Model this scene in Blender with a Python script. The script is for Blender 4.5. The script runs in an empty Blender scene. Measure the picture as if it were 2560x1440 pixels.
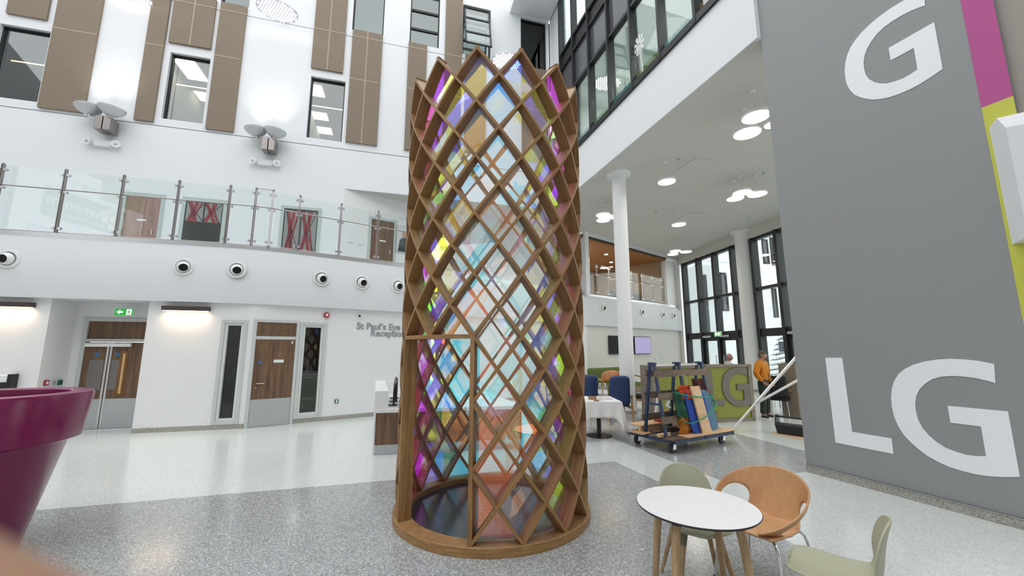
import bpy, bmesh, math, random
from math import sin, cos, pi, radians, degrees, hypot, atan2, sqrt
from mathutils import Vector, Matrix
random.seed(7)
SC = bpy.context.scene
COL = SC.collection
# ------------------------------------------------------------------ camera, world, light, exposure
FPX, PITCH, EYE = 1000.0, radians(8.8), 1.75      # focal length in px of a 2560 px wide frame
cam_d = bpy.data.cameras.new('camera')
cam_d.sensor_width = 36.0
cam_d.lens = 36.0 * FPX / 2560.0
cam_d.clip_start = 0.004
cam_d.clip_end = 300
cam = bpy.data.objects.new('camera', cam_d); COL.objects.link(cam)
cam.location = (0, 0, EYE)
cam.rotation_euler = (pi / 2 + PITCH, 0, 0)
cam_d.dof.use_dof = True
cam_d.dof.focus_distance = 6.0
cam_d.dof.aperture_fstop = 6.0
SC.camera = cam
W = bpy.data.worlds.new('sky'); SC.world = W; W.use_nodes = True
bg = W.node_tree.nodes['Background']
bg.inputs['Color'].default_value = (0.955, 0.978, 1.0, 1)      # even overcast sky
bg.inputs['Strength'].default_value = 1.6
SC.view_settings.view_transform = 'Standard'
SC.view_settings.look = 'None'
SC.view_settings.gamma = 1.0
SC.view_settings.use_curve_mapping = False
SC.view_settings.exposure = 0.58
SC.cycles.max_bounces = 10
SC.cycles.diffuse_bounces = 5
SC.cycles.glossy_bounces = 5
SC.cycles.transmission_bounces = 6
SC.cycles.transparent_max_bounces = 40
SC.cycles.caustics_reflective = False
SC.cycles.caustics_refractive = False
SC.cycles.sample_clamp_indirect = 6.0

def area(name, loc, size, power, color=(1, 1, 1), rot=(0, 0, 0), portal=False, size_y=None, shape=None, parent=None, spread=None):
    l = bpy.data.lights.new(name, 'AREA')
    l.shape = shape or ('RECTANGLE' if size_y else 'SQUARE')
    l.size = size
    if size_y: l.size_y = size_y
    l.energy = power; l.color = color
    if portal: l.cycles.is_portal = True
    if spread is not None: l.spread = spread
    o = bpy.data.objects.new(name, l); COL.objects.link(o)
    o.location = loc; o.rotation_euler = rot
    if parent: o.parent = parent
    return o
# the glazed roof over the atrium lets the overcast sky in: a portal at the roof and one at the curtain wall
area('roof_portal', (-5, 3, 17.5), 26, 1, portal=True, size_y=24)

# ------------------------------------------------------------------ geometry helpers
CT, ST = cos(PITCH), sin(PITCH)
def ray(u, v):
    x = (u - 1280) / FPX; y = -(v - 720) / FPX
    return Vector((x, CT - y * ST, ST + y * CT))
def onz(u, v, z=0.0):
    d = ray(u, v); return d * ((z - EYE) / d.z) + Vector((0, 0, EYE))
def ony(u, v, Y):
    d = ray(u, v); return d * (Y / d.y) + Vector((0, 0, EYE))
class Frame:
    """an upright plane: x along it, y away from the hall, z up"""
    def __init__(s, o, d):
        s.o = Vector((o[0], o[1])); s.d = Vector((d[0], d[1])).normalized()
        s.n = Vector((-s.d.y, s.d.x)); s.a = atan2(s.d.y, s.d.x)
    def px(s, u, v, y=0.0):
        r = ray(u, v); o = s.o + s.n * y
        t = s.n.dot(o) / (s.n.x * r.x + s.n.y * r.y)
        p = r * t
        return ((Vector((p.x, p.y)) - s.o).dot(s.d), p.z + EYE)
    def w(s, x, y, z):
        p = s.o + s.d * x + s.n * y
        return Vector((p.x, p.y, z))

class MB:
    def __init__(s): s.v = []; s.f = []; s.uv = None; s.mi = []
    def add(s, vs, fs, mi=0):
        k = len(s.v); s.v += [tuple(p) for p in vs]
        s.f += [tuple(i + k for i in f) for f in fs]; s.mi += [mi] * len(fs); return s
    def box(s, x0, y0, z0, x1, y1, z1, mi=0):
        x0, x1 = min(x0, x1), max(x0, x1); y0, y1 = min(y0, y1), max(y0, y1); z0, z1 = min(z0, z1), max(z0, z1)
        return s.add([(x0, y0, z0), (x1, y0, z0), (x1, y1, z0), (x0, y1, z0), (x0, y0, z1), (x1, y0, z1), (x1, y1, z1), (x0, y1, z1)],
                     [(0, 3, 2, 1), (4, 5, 6, 7), (0, 1, 5, 4), (1, 2, 6, 5), (2, 3, 7, 6), (3, 0, 4, 7)], mi)
    def beam(s, p, q, w, h, up=(0, 0, 1), mi=0):
        p = Vector(p); q = Vector(q); d = (q - p).normalized(); up = Vector(up)
        a = d.cross(up)
        if a.length < 1e-4: a = d.cross(Vector((0, 1, 0)))
        a.normalize(); b = a.cross(d).normalized()
        a *= w / 2; b *= h / 2
        vs = [p - a - b, p + a - b, p + a + b, p - a + b, q - a - b, q + a - b, q + a + b, q - a + b]
        return s.add(vs, [(0, 1, 2, 3), (7, 6, 5, 4), (0, 4, 5, 1), (1, 5, 6, 2), (2, 6, 7, 3), (3, 7, 4, 0)], mi)
    def tube(s, pts, r, n=10, caps=True, mi=0):
        pts = [Vector(p) for p in pts]; m = len(pts)
        rs = r if isinstance(r, (list, tuple)) else [r] * m
        vs = []; prev = None
        for i, p in enumerate(pts):
            t = (pts[min(i + 1, m - 1)] - pts[max(i - 1, 0)]).normalized()
            if prev is None:
                a = t.cross(Vector((0, 0, 1)))
                if a.length < 1e-3: a = t.cross(Vector((0, 1, 0)))
            else: a = prev - t * prev.dot(t)
            a.normalize(); prev = a; b = t.cross(a)
            vs += [p + (a * cos(2 * pi * k / n) + b * sin(2 * pi * k / n)) * rs[i] for k in range(n)]
        fs = [(i * n + k, i * n + (k + 1) % n, (i + 1) * n + (k + 1) % n, (i + 1) * n + k) for i in range(m - 1) for k in range(n)]
        if caps: fs += [tuple(range(n - 1, -1, -1)), tuple((m - 1) * n + k for k in range(n))]
        return s.add(vs, fs, mi)
    def lathe(s, prof, n=24, c=(0, 0, 0), mi=0, axis='z'):
        vs = []; m = len(prof)
        for r, z in prof:
            for k in range(n):
                a = 2 * pi * k / n
                p = (r * cos(a), r * sin(a), z) if axis == 'z' else (r * cos(a), z, r * sin(a))
                vs.append((p[0] + c[0], p[1] + c[1], p[2] + c[2]))
        fs = [(i * n + k, i * n + (k + 1) % n, (i + 1) * n + (k + 1) % n, (i + 1) * n + k) for i in range(m - 1) for k in range(n)]
        if axis != 'z': fs = [f[::-1] for f in fs]
        return s.add(vs, fs, mi)
    def prism(s, poly, a0, a1, plane='xy', mi=0):
        n = len(poly)
        if plane == 'xy': vs = [(x, y, a0) for x, y in poly] + [(x, y, a1) for x, y in poly]
        elif plane == 'xz': vs = [(x, a0, z) for x, z in poly] + [(x, a1, z) for x, z in poly]
        else: vs = [(a0, y, z) for y, z in poly] + [(a1, y, z) for y, z in poly]
        fs = [tuple(range(n - 1, -1, -1)), tuple(range(n, 2 * n))] + [(i, (i + 1) % n, n + (i + 1) % n, n + i) for i in range(n)]
        return s.add(vs, fs, mi)
    def grid(s, fn, nu, nv, mi=0):
        vs = [fn(i / nu, j / nv) for j in range(nv + 1) for i in range(nu + 1)]
        return s.add(vs, [(j * (nu + 1) + i, j * (nu + 1) + i + 1, (j + 1) * (nu + 1) + i + 1, (j + 1) * (nu + 1) + i) for j in range(nv) for i in range(nu)], mi)
    def mesh(s, name, mats, smooth=False):
        me = bpy.data.meshes.new(name)
        me.from_pydata(s.v, [], s.f)
        for m in (mats if isinstance(mats, (list, tuple)) else [mats]): me.materials.append(m)
        if s.mi and max(s.mi): me.polygons.foreach_set('material_index', s.mi)
        b = bmesh.new(); b.from_mesh(me); bmesh.ops.recalc_face_normals(b, faces=b.faces); b.to_mesh(me); b.free()
        if s.uv:
            l = me.uv_layers.new(name='UVMap')
            for lp in me.loops: l.data[lp.index].uv = s.uv[lp.vertex_index]
        if smooth:
            for p in me.polygons: p.use_smooth = True
        me.update(); return me
    def build(s, name, mats, parent=None, smooth=False, bevel=0, loc=None, rz=0, solid=0, sub=0):
        me = s.mesh(name, mats, smooth)
        o = bpy.data.objects.new(name, me); COL.objects.link(o)
        if parent: o.parent = parent
        if loc: o.location = loc
        if rz: o.rotation_euler.z = rz
        if solid:
            m = o.modifiers.new('s', 'SOLIDIFY'); m.thickness = solid; m.offset = 0
        if sub:
            m = o.modifiers.new('u', 'SUBSURF'); m.levels = sub; m.render_levels = sub
        if bevel:
            m = o.modifiers.new('b', 'BEVEL'); m.width = bevel; m.segments = 2; m.limit_method = 'ANGLE'
        if smooth and not sub:
            try: me.set_sharp_from_angle(angle=radians(42))
            except Exception: pass
        return o
def tag(o, label=None, cat=None, group=None, kind=None):
    if label: o['label'] = label
    if cat: o['category'] = cat
    if group: o['group'] = group
    if kind: o['kind'] = kind
    return o
def thing(name, label, cat, loc=(0, 0, 0), rz=0, group=None):
    o = bpy.data.objects.new(name, None); COL.objects.link(o)
    o.location = loc; o.rotation_euler.z = rz; o.empty_display_size = 0.1
    return tag(o, label, cat, group)
def struct(o): o['kind'] = 'structure'; return o
def holder(name, fr, x=0, y=0, z=0, structure=True):
    o = bpy.data.objects.new(name, None); COL.objects.link(o)
    o.location = fr.w(x, y, z); o.rotation_euler.z = fr.a
    if structure: o['kind'] = 'structure'
    return o
def copy_tree(o, parent=None):
    c = o.copy(); COL.objects.link(c)
    if parent: c.parent = parent
    for ch in list(o.children): copy_tree(ch, c)
    return c
def dup(o, loc, rz, label=None, group=None):
    c = copy_tree(o); c.location = loc; c.rotation_euler.z = rz
    if label: c['label'] = label
    if group: c['group'] = group
    return c
def wall_mb(x0, x1, z0, z1, holes=(), th=0.2, mb=None):
    mb = mb or MB()
    xs = sorted({x0, x1} | {h[i] for h in holes for i in (0, 2) if x0 < h[i] < x1})
    zs = sorted({z0, z1} | {h[i] for h in holes for i in (1, 3) if z0 < h[i] < z1})
    def open_(x, z): return any(h[0] < x < h[2] and h[1] < z < h[3] for h in holes)
    for a, b in zip(xs, xs[1:]):
        for c, d in zip(zs, zs[1:]):
            if open_((a + b) / 2, (c + d) / 2): continue
            mb.add([(a, 0, c), (b, 0, c), (b, 0, d), (a, 0, d)], [(0, 1, 2, 3)])
            mb.add([(a, th, c), (b, th, c), (b, th, d), (a, th, d)], [(3, 2, 1, 0)])
    for h in list(holes) + [(x0, z0, x1, z1)]:
        a, c, b, d = max(h[0], x0), max(h[1], z0), min(h[2], x1), min(h[3], z1)
        mb.add([(a, 0, c), (b, 0, c), (b, 0, d), (a, 0, d), (a, th, c), (b, th, c), (b, th, d), (a, th, d)],
               [(0, 1, 5, 4), (1, 2, 6, 5), (2, 3, 7, 6), (3, 0, 4, 7)])
    return mb
def text(name, body, mat, parent, loc, size, rot=(pi / 2, 0, 0), extrude=0.004, offset=0.0, align='CENTER', shear=0, space=1.0, sx=1.0):
    c = bpy.data.curves.new(name, 'FONT'); c.body = body; c.size = size; c.extrude = extrude; c.offset = offset
    c.align_x = align; c.align_y = 'CENTER'; c.space_character = space; c.shear = shear
    t = bpy.data.objects.new(name, c); COL.objects.link(t)
    bpy.context.view_layer.update()
    me = bpy.data.meshes.new_from_object(t.evaluated_get(bpy.context.evaluated_depsgraph_get()))
    bpy.data.objects.remove(t); bpy.data.curves.remove(c)
    me.materials.clear(); me.materials.append(mat)
    o = bpy.data.objects.new(name, me); COL.objects.link(o)
    o.parent = parent; o.location = loc; o.rotation_euler = rot; o.scale = (sx, 1, 1)
    return o

# ------------------------------------------------------------------ materials
def lin(c):
    return tuple((x / 12.92 if x <= 0.04045 else ((x + 0.055) / 1.055) ** 2.4) for x in c)
def hexc(h): return lin(tuple(int(h[i:i + 2], 16) / 255 for i in (0, 2, 4)))
def new_mat(name):
    m = bpy.data.materials.new(name); m.use_nodes = True
    nt = m.node_tree; nt.nodes.clear()
    out = nt.nodes.new('ShaderNodeOutputMaterial')
    return m, nt, out
def N(nt, kind, **kw):
    n = nt.nodes.new(kind)
    for k, v in kw.items():
        if k in n.inputs: n.inputs[k].default_value = v
        else: setattr(n, k, v)
    return n
def mixc(nt, fac, a, b):
    n = nt.nodes.new('ShaderNodeMix'); n.data_type = 'RGBA'
    for sock, val in ((n.inputs[0], fac), (n.inputs[6], a), (n.inputs[7], b)):
        if hasattr(val, 'links') or hasattr(val, 'is_linked'): nt.links.new(val, sock)
        else: sock.default_value = (*val, 1) if isinstance(val, tuple) and len(val) == 3 else val
    return n.outputs[2]
def ramp(nt, fac, stops, interp='LINEAR'):
    n = nt.nodes.new('ShaderNodeValToRGB'); e = n.color_ramp.elements; n.color_ramp.interpolation = interp
    while len(e) < len(stops): e.new(0.5)
    for el, (p, c) in zip(e, stops):
        el.position = p; el.color = (*c, 1) if len(c) == 3 else c
    nt.links.new(fac, n.inputs[0]); return n.outputs[0]
def coords(nt, kind='Object', scale=(1, 1, 1), rot=(0, 0, 0)):
    t = nt.nodes.new('ShaderNodeTexCoord'); m = nt.nodes.new('ShaderNodeMapping')
    m.inputs['Scale'].default_value = scale; m.inputs['Rotation'].default_value = rot
    nt.links.new(t.outputs[kind], m.inputs[0]); return m.outputs[0]
def bump(nt, h, bsdf, strength=0.2, dist=0.01):
    b = N(nt, 'ShaderNodeBump', Strength=strength, Distance=dist)
    nt.links.new(h, b.inputs['Height']); nt.links.new(b.outputs[0], bsdf.inputs['Normal'])
def plain(name, c, rough=0.5, metal=0.0, spec=0.5, var=0.04, scale=6.0, bmp=0.0, bscale=300.0, coat=0.0):
    """paint, plastic, metal or cloth with a little uneven tone and grain"""
    m, nt, out = new_mat(name); b = N(nt, 'ShaderNodeBsdfPrincipled', Roughness=rough, Metallic=metal)
    b.inputs['Specular IOR Level'].default_value = spec
    if coat: b.inputs['Coat Weight'].default_value = coat
    nt.links.new(b.outputs[0], out.inputs[0])
    co = coords(nt)
    n = N(nt, 'ShaderNodeTexNoise', Scale=scale, Detail=3.0); nt.links.new(co, n.inputs['Vector'])
    lo = tuple(max(0, x * (1 - var)) for x in c); hi = tuple(min(1, x * (1 + var)) for x in c)
    nt.links.new(mixc(nt, n.outputs[0], lo, hi), b.inputs['Base Color'])
    if bmp:
        n2 = N(nt, 'ShaderNodeTexNoise', Scale=bscale, Detail=2.0); nt.links.new(co, n2.inputs['Vector'])
        bump(nt, n2.outputs[0], b, bmp)
    return m
def wood(name, c1, c2, rough=0.45, kind='Object', scale=(30, 30, 2.0), streak=1.0, spec=0.4):
    m, nt, out = new_mat(name); b = N(nt, 'ShaderNodeBsdfPrincipled', Roughness=rough)
    b.inputs['Specular IOR Level'].default_value = spec
    nt.links.new(b.outputs[0], out.inputs[0])
    co = coords(nt, kind, scale)
    n = N(nt, 'ShaderNodeTexNoise', Scale=1.0, Detail=5.0, Roughness=0.6, Distortion=0.6); nt.links.new(co, n.inputs['Vector'])
    f = ramp(nt, n.outputs[0], [(0.32, c2), (0.5, tuple((a + b_) / 2 for a, b_ in zip(c1, c2))), (0.66, c1)])
    n2 = N(nt, 'ShaderNodeTexNoise', Scale=7.0, Detail=2.0); nt.links.new(co, n2.inputs['Vector'])
    fine = ramp(nt, n2.outputs[0], [(0.38, (0.78, 0.74, 0.7)), (0.5, (1, 1, 1))])
    mm = nt.nodes.new('ShaderNodeMix'); mm.data_type = 'RGBA'; mm.blend_type = 'MULTIPLY'; mm.inputs[0].default_value = 0.6 * streak
    nt.links.new(f, mm.inputs[6]); nt.links.new(fine, mm.inputs[7])
    nt.links.new(mm.outputs[2], b.inputs['Base Color'])
    bump(nt, n2.outputs[0], b, 0.06)
    return m
def emit(name, c, strength):
    m, nt, out = new_mat(name); e = N(nt, 'ShaderNodeEmission', Strength=strength)
    e.inputs[0].default_value = (*c, 1); nt.links.new(e.outputs[0], out.inputs[0]); return m
def glass(name, tint=(0.93, 0.97, 0.96), refl=0.05, edge=0.75, rough=0.01, body=0.0, bodyc=(0.1, 0.1, 0.1)):
    """flat glazing: tinted see-through with a mirror coat that grows at grazing angles"""
    m, nt, out = new_mat(name)
    t = N(nt, 'ShaderNodeBsdfTransparent'); t.inputs[0].default_value = (*tint, 1)
    g = N(nt, 'ShaderNodeBsdfGlossy', Roughness=rough); g.inputs[0].default_value = (1, 1, 1, 1)
    lw = N(nt, 'ShaderNodeLayerWeight', Blend=0.5)
    p = N(nt, 'ShaderNodeMath', operation='POWER'); p.inputs[1].default_value = 4.0
    nt.links.new(lw.outputs['Facing'], p.inputs[0])
    q = N(nt, 'ShaderNodeMath', operation='MULTIPLY_ADD'); q.inputs[1].default_value = edge; q.inputs[2].default_value = refl
    nt.links.new(p.outputs[0], q.inputs[0])
    base = t.outputs[0]
    if body:
        d = N(nt, 'ShaderNodeBsdfDiffuse'); d.inputs[0].default_value = (*bodyc, 1)
        mx = N(nt, 'ShaderNodeMixShader'); mx.inputs[0].default_value = body
        nt.links.new(t.outputs[0], mx.inputs[1]); nt.links.new(d.outputs[0], mx.inputs[2]); base = mx.outputs[0]
    x = N(nt, 'ShaderNodeMixShader'); nt.links.new(q.outputs[0], x.inputs[0])
    nt.links.new(base, x.inputs[1]); nt.links.new(g.outputs[0], x.inputs[2])
    nt.links.new(x.outputs[0], out.inputs[0]); return m
def dichroic(name, through):
    """thin-film interference glass: what it does not let through it throws back, and both shift with the angle of incidence"""
    m, nt, out = new_mat(name)
    lw = N(nt, 'ShaderNodeLayerWeight', Blend=0.5)
    t = N(nt, 'ShaderNodeBsdfTransparent'); g = N(nt, 'ShaderNodeBsdfGlossy', Roughness=0.015)
    c = ramp(nt, lw.outputs['Facing'], through)
    nt.links.new(c, t.inputs[0])
    inv = N(nt, 'ShaderNodeVectorMath', operation='SUBTRACT'); inv.inputs[0].default_value = (1.03, 1.03, 1.03); nt.links.new(c, inv.inputs[1])
    nt.links.new(inv.outputs[0], g.inputs[0])
    x = N(nt, 'ShaderNodeAddShader'); nt.links.new(t.outputs[0], x.inputs[0]); nt.links.new(g.outputs[0], x.inputs[1])
    nt.links.new(x.outputs[0], out.inputs[0]); return m
def terrazzo(name, c1, c2, chip, chipd, rough, amount=0.5):
    m, nt, out = new_mat(name); b = N(nt, 'ShaderNodeBsdfPrincipled', Roughness=rough)
    nt.links.new(b.outputs[0], out.inputs[0])
    co = coords(nt)
    n = N(nt, 'ShaderNodeTexNoise', Scale=0.9, Detail=4.0); nt.links.new(co, n.inputs['Vector'])
    base = mixc(nt, n.outputs[0], c1, c2)
    v = N(nt, 'ShaderNodeTexVoronoi', Scale=95.0); nt.links.new(co, v.inputs['Vector'])
    h = N(nt, 'ShaderNodeSeparateColor'); nt.links.new(v.outputs['Color'], h.inputs[0])
    f1 = ramp(nt, h.outputs[0], [(0.60, (0, 0, 0)), (0.8, (1, 1, 1))])
    f2 = ramp(nt, h.outputs[1], [(0.60, (0, 0, 0)), (0.8, (1, 1, 1))])
    k = N(nt, 'ShaderNodeMath', operation='MULTIPLY'); k.inputs[1].default_value = amount; nt.links.new(f1, k.inputs[0])
    k2 = N(nt, 'ShaderNodeMath', operation='MULTIPLY'); k2.inputs[1].default_value = amount; nt.links.new(f2, k2.inputs[0])
    c = mixc(nt, k.outputs[0], base, chip); c = mixc(nt, k2.outputs[0], c, chipd)
    nt.links.new(c, b.inputs['Base Color'])
    n3 = N(nt, 'ShaderNodeTexNoise', Scale=2.5, Detail=3.0); nt.links.new(co, n3.inputs['Vector'])
    r = N(nt, 'ShaderNodeMapRange'); r.inputs['To Min'].default_value = rough * 0.75; r.inputs['To Max'].default_value = rough * 1.3
    nt.links.new(n3.outputs[0], r.inputs[0]); nt.links.new(r.outputs[0], b.inputs['Roughness'])
    return m
def ribbed(name, c, rough=0.6):
    m, nt, out = new_mat(name); b = N(nt, 'ShaderNodeBsdfPrincipled', Roughness=rough); nt.links.new(b.outputs[0], out.inputs[0])
    co = coords(nt, 'Object', (1, 1, 1))
    w = N(nt, 'ShaderNodeTexWave', Scale=9.0, Distortion=0.0); w.bands_direction = 'Z'; nt.links.new(co, w.inputs['Vector'])
    n = N(nt, 'ShaderNodeTexNoise', Scale=14.0, Detail=4.0); nt.links.new(coords(nt, 'Object', (3, 1, 0.35)), n.inputs['Vector'])
    a = mixc(nt, n.outputs[0], tuple(x * 0.82 for x in c), tuple(min(1, x * 1.15) for x in c))
    nt.links.new(mixc(nt, w.outputs[1], tuple(x * 0.72 for x in c), a), b.inputs['Base Color'])
    bump(nt, w.outputs[1], b, 0.35, 0.02)
    return m

M = {}
M['white'] = plain('white_paint', (0.80, 0.815, 0.83), 0.7, var=0.015, scale=1.5, bmp=0.02)
M['white2'] = plain('white_emulsion', (0.79, 0.79, 0.785), 0.75, var=0.02, scale=1.5, bmp=0.02)
M['fascia'] = plain('fascia_paint', (0.67, 0.685, 0.70), 0.75, var=0.015, scale=1.5, bmp=0.02)
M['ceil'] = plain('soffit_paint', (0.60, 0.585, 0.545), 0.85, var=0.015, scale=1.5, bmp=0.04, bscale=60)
M['dark'] = plain('dark_shadow_gap', (0.03, 0.03, 0.032), 0.7)
M['frame_dark'] = plain('anthracite_aluminium', (0.022, 0.023, 0.025), 0.45, spec=0.4)
M['frame_grey'] = plain('grey_painted_frame', (0.56, 0.58, 0.57), 0.5)
M['frame_cream'] = plain('pale_inner_frame', (0.70, 0.70, 0.66), 0.5)
M['steel'] = plain('brushed_steel', (0.62, 0.62, 0.62), 0.32, metal=1.0, var=0.06)
M['bronze'] = plain('post_steel', (0.36, 0.33, 0.315), 0.33, metal=1.0, var=0.06)
M['chrome'] = plain('chrome', (0.85, 0.86, 0.87), 0.06, metal=1.0, var=0.02)
M['kick'] = plain('satin_kickplate', (0.50, 0.515, 0.53), 0.45, metal=0.55, var=0.05)
M['galv'] = plain('galvanised_tube', (0.70, 0.69, 0.66), 0.38, metal=0.85, var=0.1, scale=20)
M['doorwood'] = wood('walnut_door_veneer', hexc('80634a'), hexc('594334'), 0.5, scale=(14, 14, 1.1))
M['doorpink'] = wood('rose_door_veneer', hexc('a98a80'), hexc('8f7068'), 0.5, scale=(10, 10, 1.0))
M['oak'] = wood('oak_lattice', hexc('b68e5c'), hexc('87633d'), 0.42, kind='UV', scale=(1.6, 34, 1))
M['oakring'] = wood('oak_plinth', hexc('b68e5c'), hexc('8d683f'), 0.42, scale=(5, 5, 60))
M['beam'] = wood('oak_post', hexc('b38a58'), hexc('82603c'), 0.42, scale=(30, 30, 1.6))
M['panel'] = ribbed('ribbed_bronze_panel', hexc('8f7f6b'))
M['panelj'] = plain('panel_joint_strip', hexc('a8957c'), 0.6)
M['glass'] = glass('clear_glass')
M['balglass'] = glass('balustrade_glass', tint=(0.955, 0.985, 0.98), refl=0.035, edge=0.5)
M['glassedge'] = plain('glass_edge', hexc('9fb5b0'), 0.2)
M['winglass'] = glass('window_glass', tint=(0.80, 0.86, 0.85), refl=0.10, edge=0.7)
M['darkglass'] = glass('dark_glass', tint=(0.25, 0.27, 0.27), refl=0.07, edge=0.7)
M['smoke'] = glass('smoke_glass', tint=(0.55, 0.57, 0.56), refl=0.05, edge=0.6)
M['push'] = plain('push_plate_metal', (.20, .185, .175), .4, metal=.4)
M['spandrel'] = plain('grey_spandrel_glass', (0.085, 0.087, 0.10), 0.12, spec=0.5, var=0.02)
M['floor'] = terrazzo('pale_terrazzo', hexc('d3d8d5'), hexc('dbdfdb'), hexc('f0f2ef'), hexc('aeb3af'), 0.17, 0.45)
M['floord'] = terrazzo('grey_terrazzo', hexc('9fa2a1'), hexc('a8aaa9'), hexc('e0e2e2'), hexc('686b6b'), 0.16, 0.55)
M['skirt'] = terrazzo('terrazzo_skirting', hexc('9d9a90'), hexc('a5a299'), hexc('c6c4bc'), hexc('77756c'), 0.3, 0.6)
M['lgwall'] = plain('grey_wall_paint', hexc('949595'), 0.6, var=0.015, scale=2.0, bmp=0.02)
M['vinyl'] = plain('white_vinyl', (0.90, 0.90, 0.91), 0.5, var=0.01)
M['pink'] = plain('magenta_paint', hexc('b8508f'), 0.6, var=0.02)
M['yellow'] = plain('lime_yellow_paint', hexc('c9c94e'), 0.6, var=0.02)
M['black'] = plain('black_plastic', (0.012, 0.012, 0.013), 0.4)
M['blackm'] = plain('matt_black', (0.006, 0.006, 0.006), 0.9)
M['whitep'] = plain('white_plastic', (0.80, 0.80, 0.79), 0.4)
M['lumi'] = emit('led_diffuser', (1.0, 0.93, 0.80), 9.0)
M['lumip'] = emit('ceiling_panel_light', (1.0, 0.92, 0.72), 3.2)
M['brownbox'] = plain('bronze_luminaire', hexc('4a3e3c'), 0.45, metal=0.2)
M['letter'] = plain('grey_sign_letters', hexc('96979a'), 0.5)
M['lime'] = plain('lime_panel', hexc('85872a'), 0.55, var=0.04)
M['deskframe'] = wood('grey_oak_desk', hexc('8d8272'), hexc('74695b'), 0.5, scale=(3, 20, 20))
M['lglet'] = plain('grey_desk_letters', hexc('6f675f'), 0.55)
print('part 1 ok')
# ================================================================== SETTING
FAC = Frame((-11.17, 11.061), (.962, .274))        # upper facade over the balcony
L1 = Frame((-8.059, 8.837), (.962, .274))          # lower wall, left part
L2 = Frame((-6.066, 9.405), (.812, .584))          # lower wall, right part
NC = L2.w(4.0, 0, 0).to_2d(); T0 = Vector((3.289, 17.464)); T1 = Vector((9.85, 22.95))
L3 = Frame(NC, T0 - NC)
TVW = Frame(T0, T1 - T0)
SOF = Frame((2.665, 11.112), (.298, -.955))        # white edge of the upper floor on the right
LGW = Frame((4.296, 6.162), (.360, -.933))         # grey wall with the level letters
CUR = Frame((9.80, 22.6), (.160, -1.0))            # curtain wall
ZS, ZF = 7.06, 4.15                                # soffit height, upper floor height
S_END = (Vector((4.296, 6.162)) - SOF.o).dot(SOF.d)

# ---- floor: pale terrazzo with grey fields let in
fl = MB().box(-24, -10, -0.12, 34, 34, 0).build('floor', M['floor']); struct(fl)
d1 = FAC.d
P2 = Vector((1.626, 6.698)); edge = (Vector((2.547, 4.034)) - P2).normalized()
f1 = P2 - d1 * 22; f2 = P2 + edge * 16; f3 = f1 + edge * 16
MB().prism([(f1.x, f1.y), (f3.x, f3.y), (f2.x, f2.y), (P2.x, P2.y)], 0.0, 0.0015).build('terrazzo_field', M['floord'], fl)
Q3 = Vector((2.844, 5.731)); q = (Vector((1.949, 8.56)) - Q3).normalized(); Q4 = Vector((4.33, 6.17)); S1 = Vector((4.683, 9.047)); sd = (S1 - Vector((5.141, 7.32))).normalized()
a1 = Q3 + q * 9.5; a2 = S1 + sd * 7.0; a3 = S1 - sd * 2.2
MB().prism([(Q3.x, Q3.y), (Q4.x, Q4.y), (a3.x, a3.y), (a2.x, a2.y), (a1.x, a1.y)], 0.0, 0.0015).build('terrazzo_field', M['floord'], fl)

# ---- swept balcony edge: fascia, bright sloping ledge, slab
def fillet(P, i, r):
    p, a, b = P[i], (P[i - 1] - P[i]).normalized(), (P[i + 1] - P[i]).normalized()
    half = math.acos(max(-1, min(1, a.dot(b)))) / 2; t = r / math.tan(half)
    A, B = p + a * t, p + b * t
    return [A * (1 - k) ** 2 + p * 2 * k * (1 - k) + B * k * k for k in (0, .125, .25, .375, .5, .625, .75, .875, 1)]
def offs(P, d):
    out = []
    for i, p in enumerate(P):
        t0 = (p - P[i - 1]).normalized() if i else (P[1] - p).normalized()
        t1 = (P[i + 1] - p).normalized() if i < len(P) - 1 else t0
        n = Vector((-(t0.y + t1.y), t0.x + t1.x)).normalized()
        k = 1 / max(0.4, n.dot(Vector((-t0.y, t0.x))))
        out.append(p + n * d * k)
    return out
base = [L1.w(-12, -.12, 0).to_2d(), (L1.w(2.072, -.12, 0)).to_2d(), L2.w(4.0, -.12, 0).to_2d(), T0 + Vector((0, 0)), T1]
EDGE = [base[0]] + fillet(base, 1, 5.0) + fillet(base, 2, 4.0) + base[3:]
def sweep(P, prof, closed=True, caps=True):
    mb = MB(); rows = [offs(P, d) for d, z in prof]; m = len(prof); n = len(P)
    for i in range(n):
        for j in range(m): mb.v.append((rows[j][i].x, rows[j][i].y, prof[j][1]))
    for i in range(n - 1):
        for j in range(m if closed else m - 1):
            k = (j + 1) % m
            mb.f.append((i * m + j, (i + 1) * m + j, (i + 1) * m + k, i * m + k)); mb.mi.append(0)
    if caps: mb.f += [tuple(range(m)), tuple((n - 1) * m + j for j in range(m - 1, -1, -1))]; mb.mi += [0, 0]
    return mb
# white edge and slab (runs the whole length; lounge floor behind the far part)
struct(sweep(EDGE, [(0, 2.82), (0, 3.93), (.16, 4.11), (.16, ZF), (3.4, ZF), (3.4, 2.82)]).build('trim_1', M['fascia'], smooth=True))
struct(sweep(EDGE, [(.16, ZF), (.16, ZF + .10), (.24, ZF + .10), (.24, ZF)]).build('trim_2', M['steel']))

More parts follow.
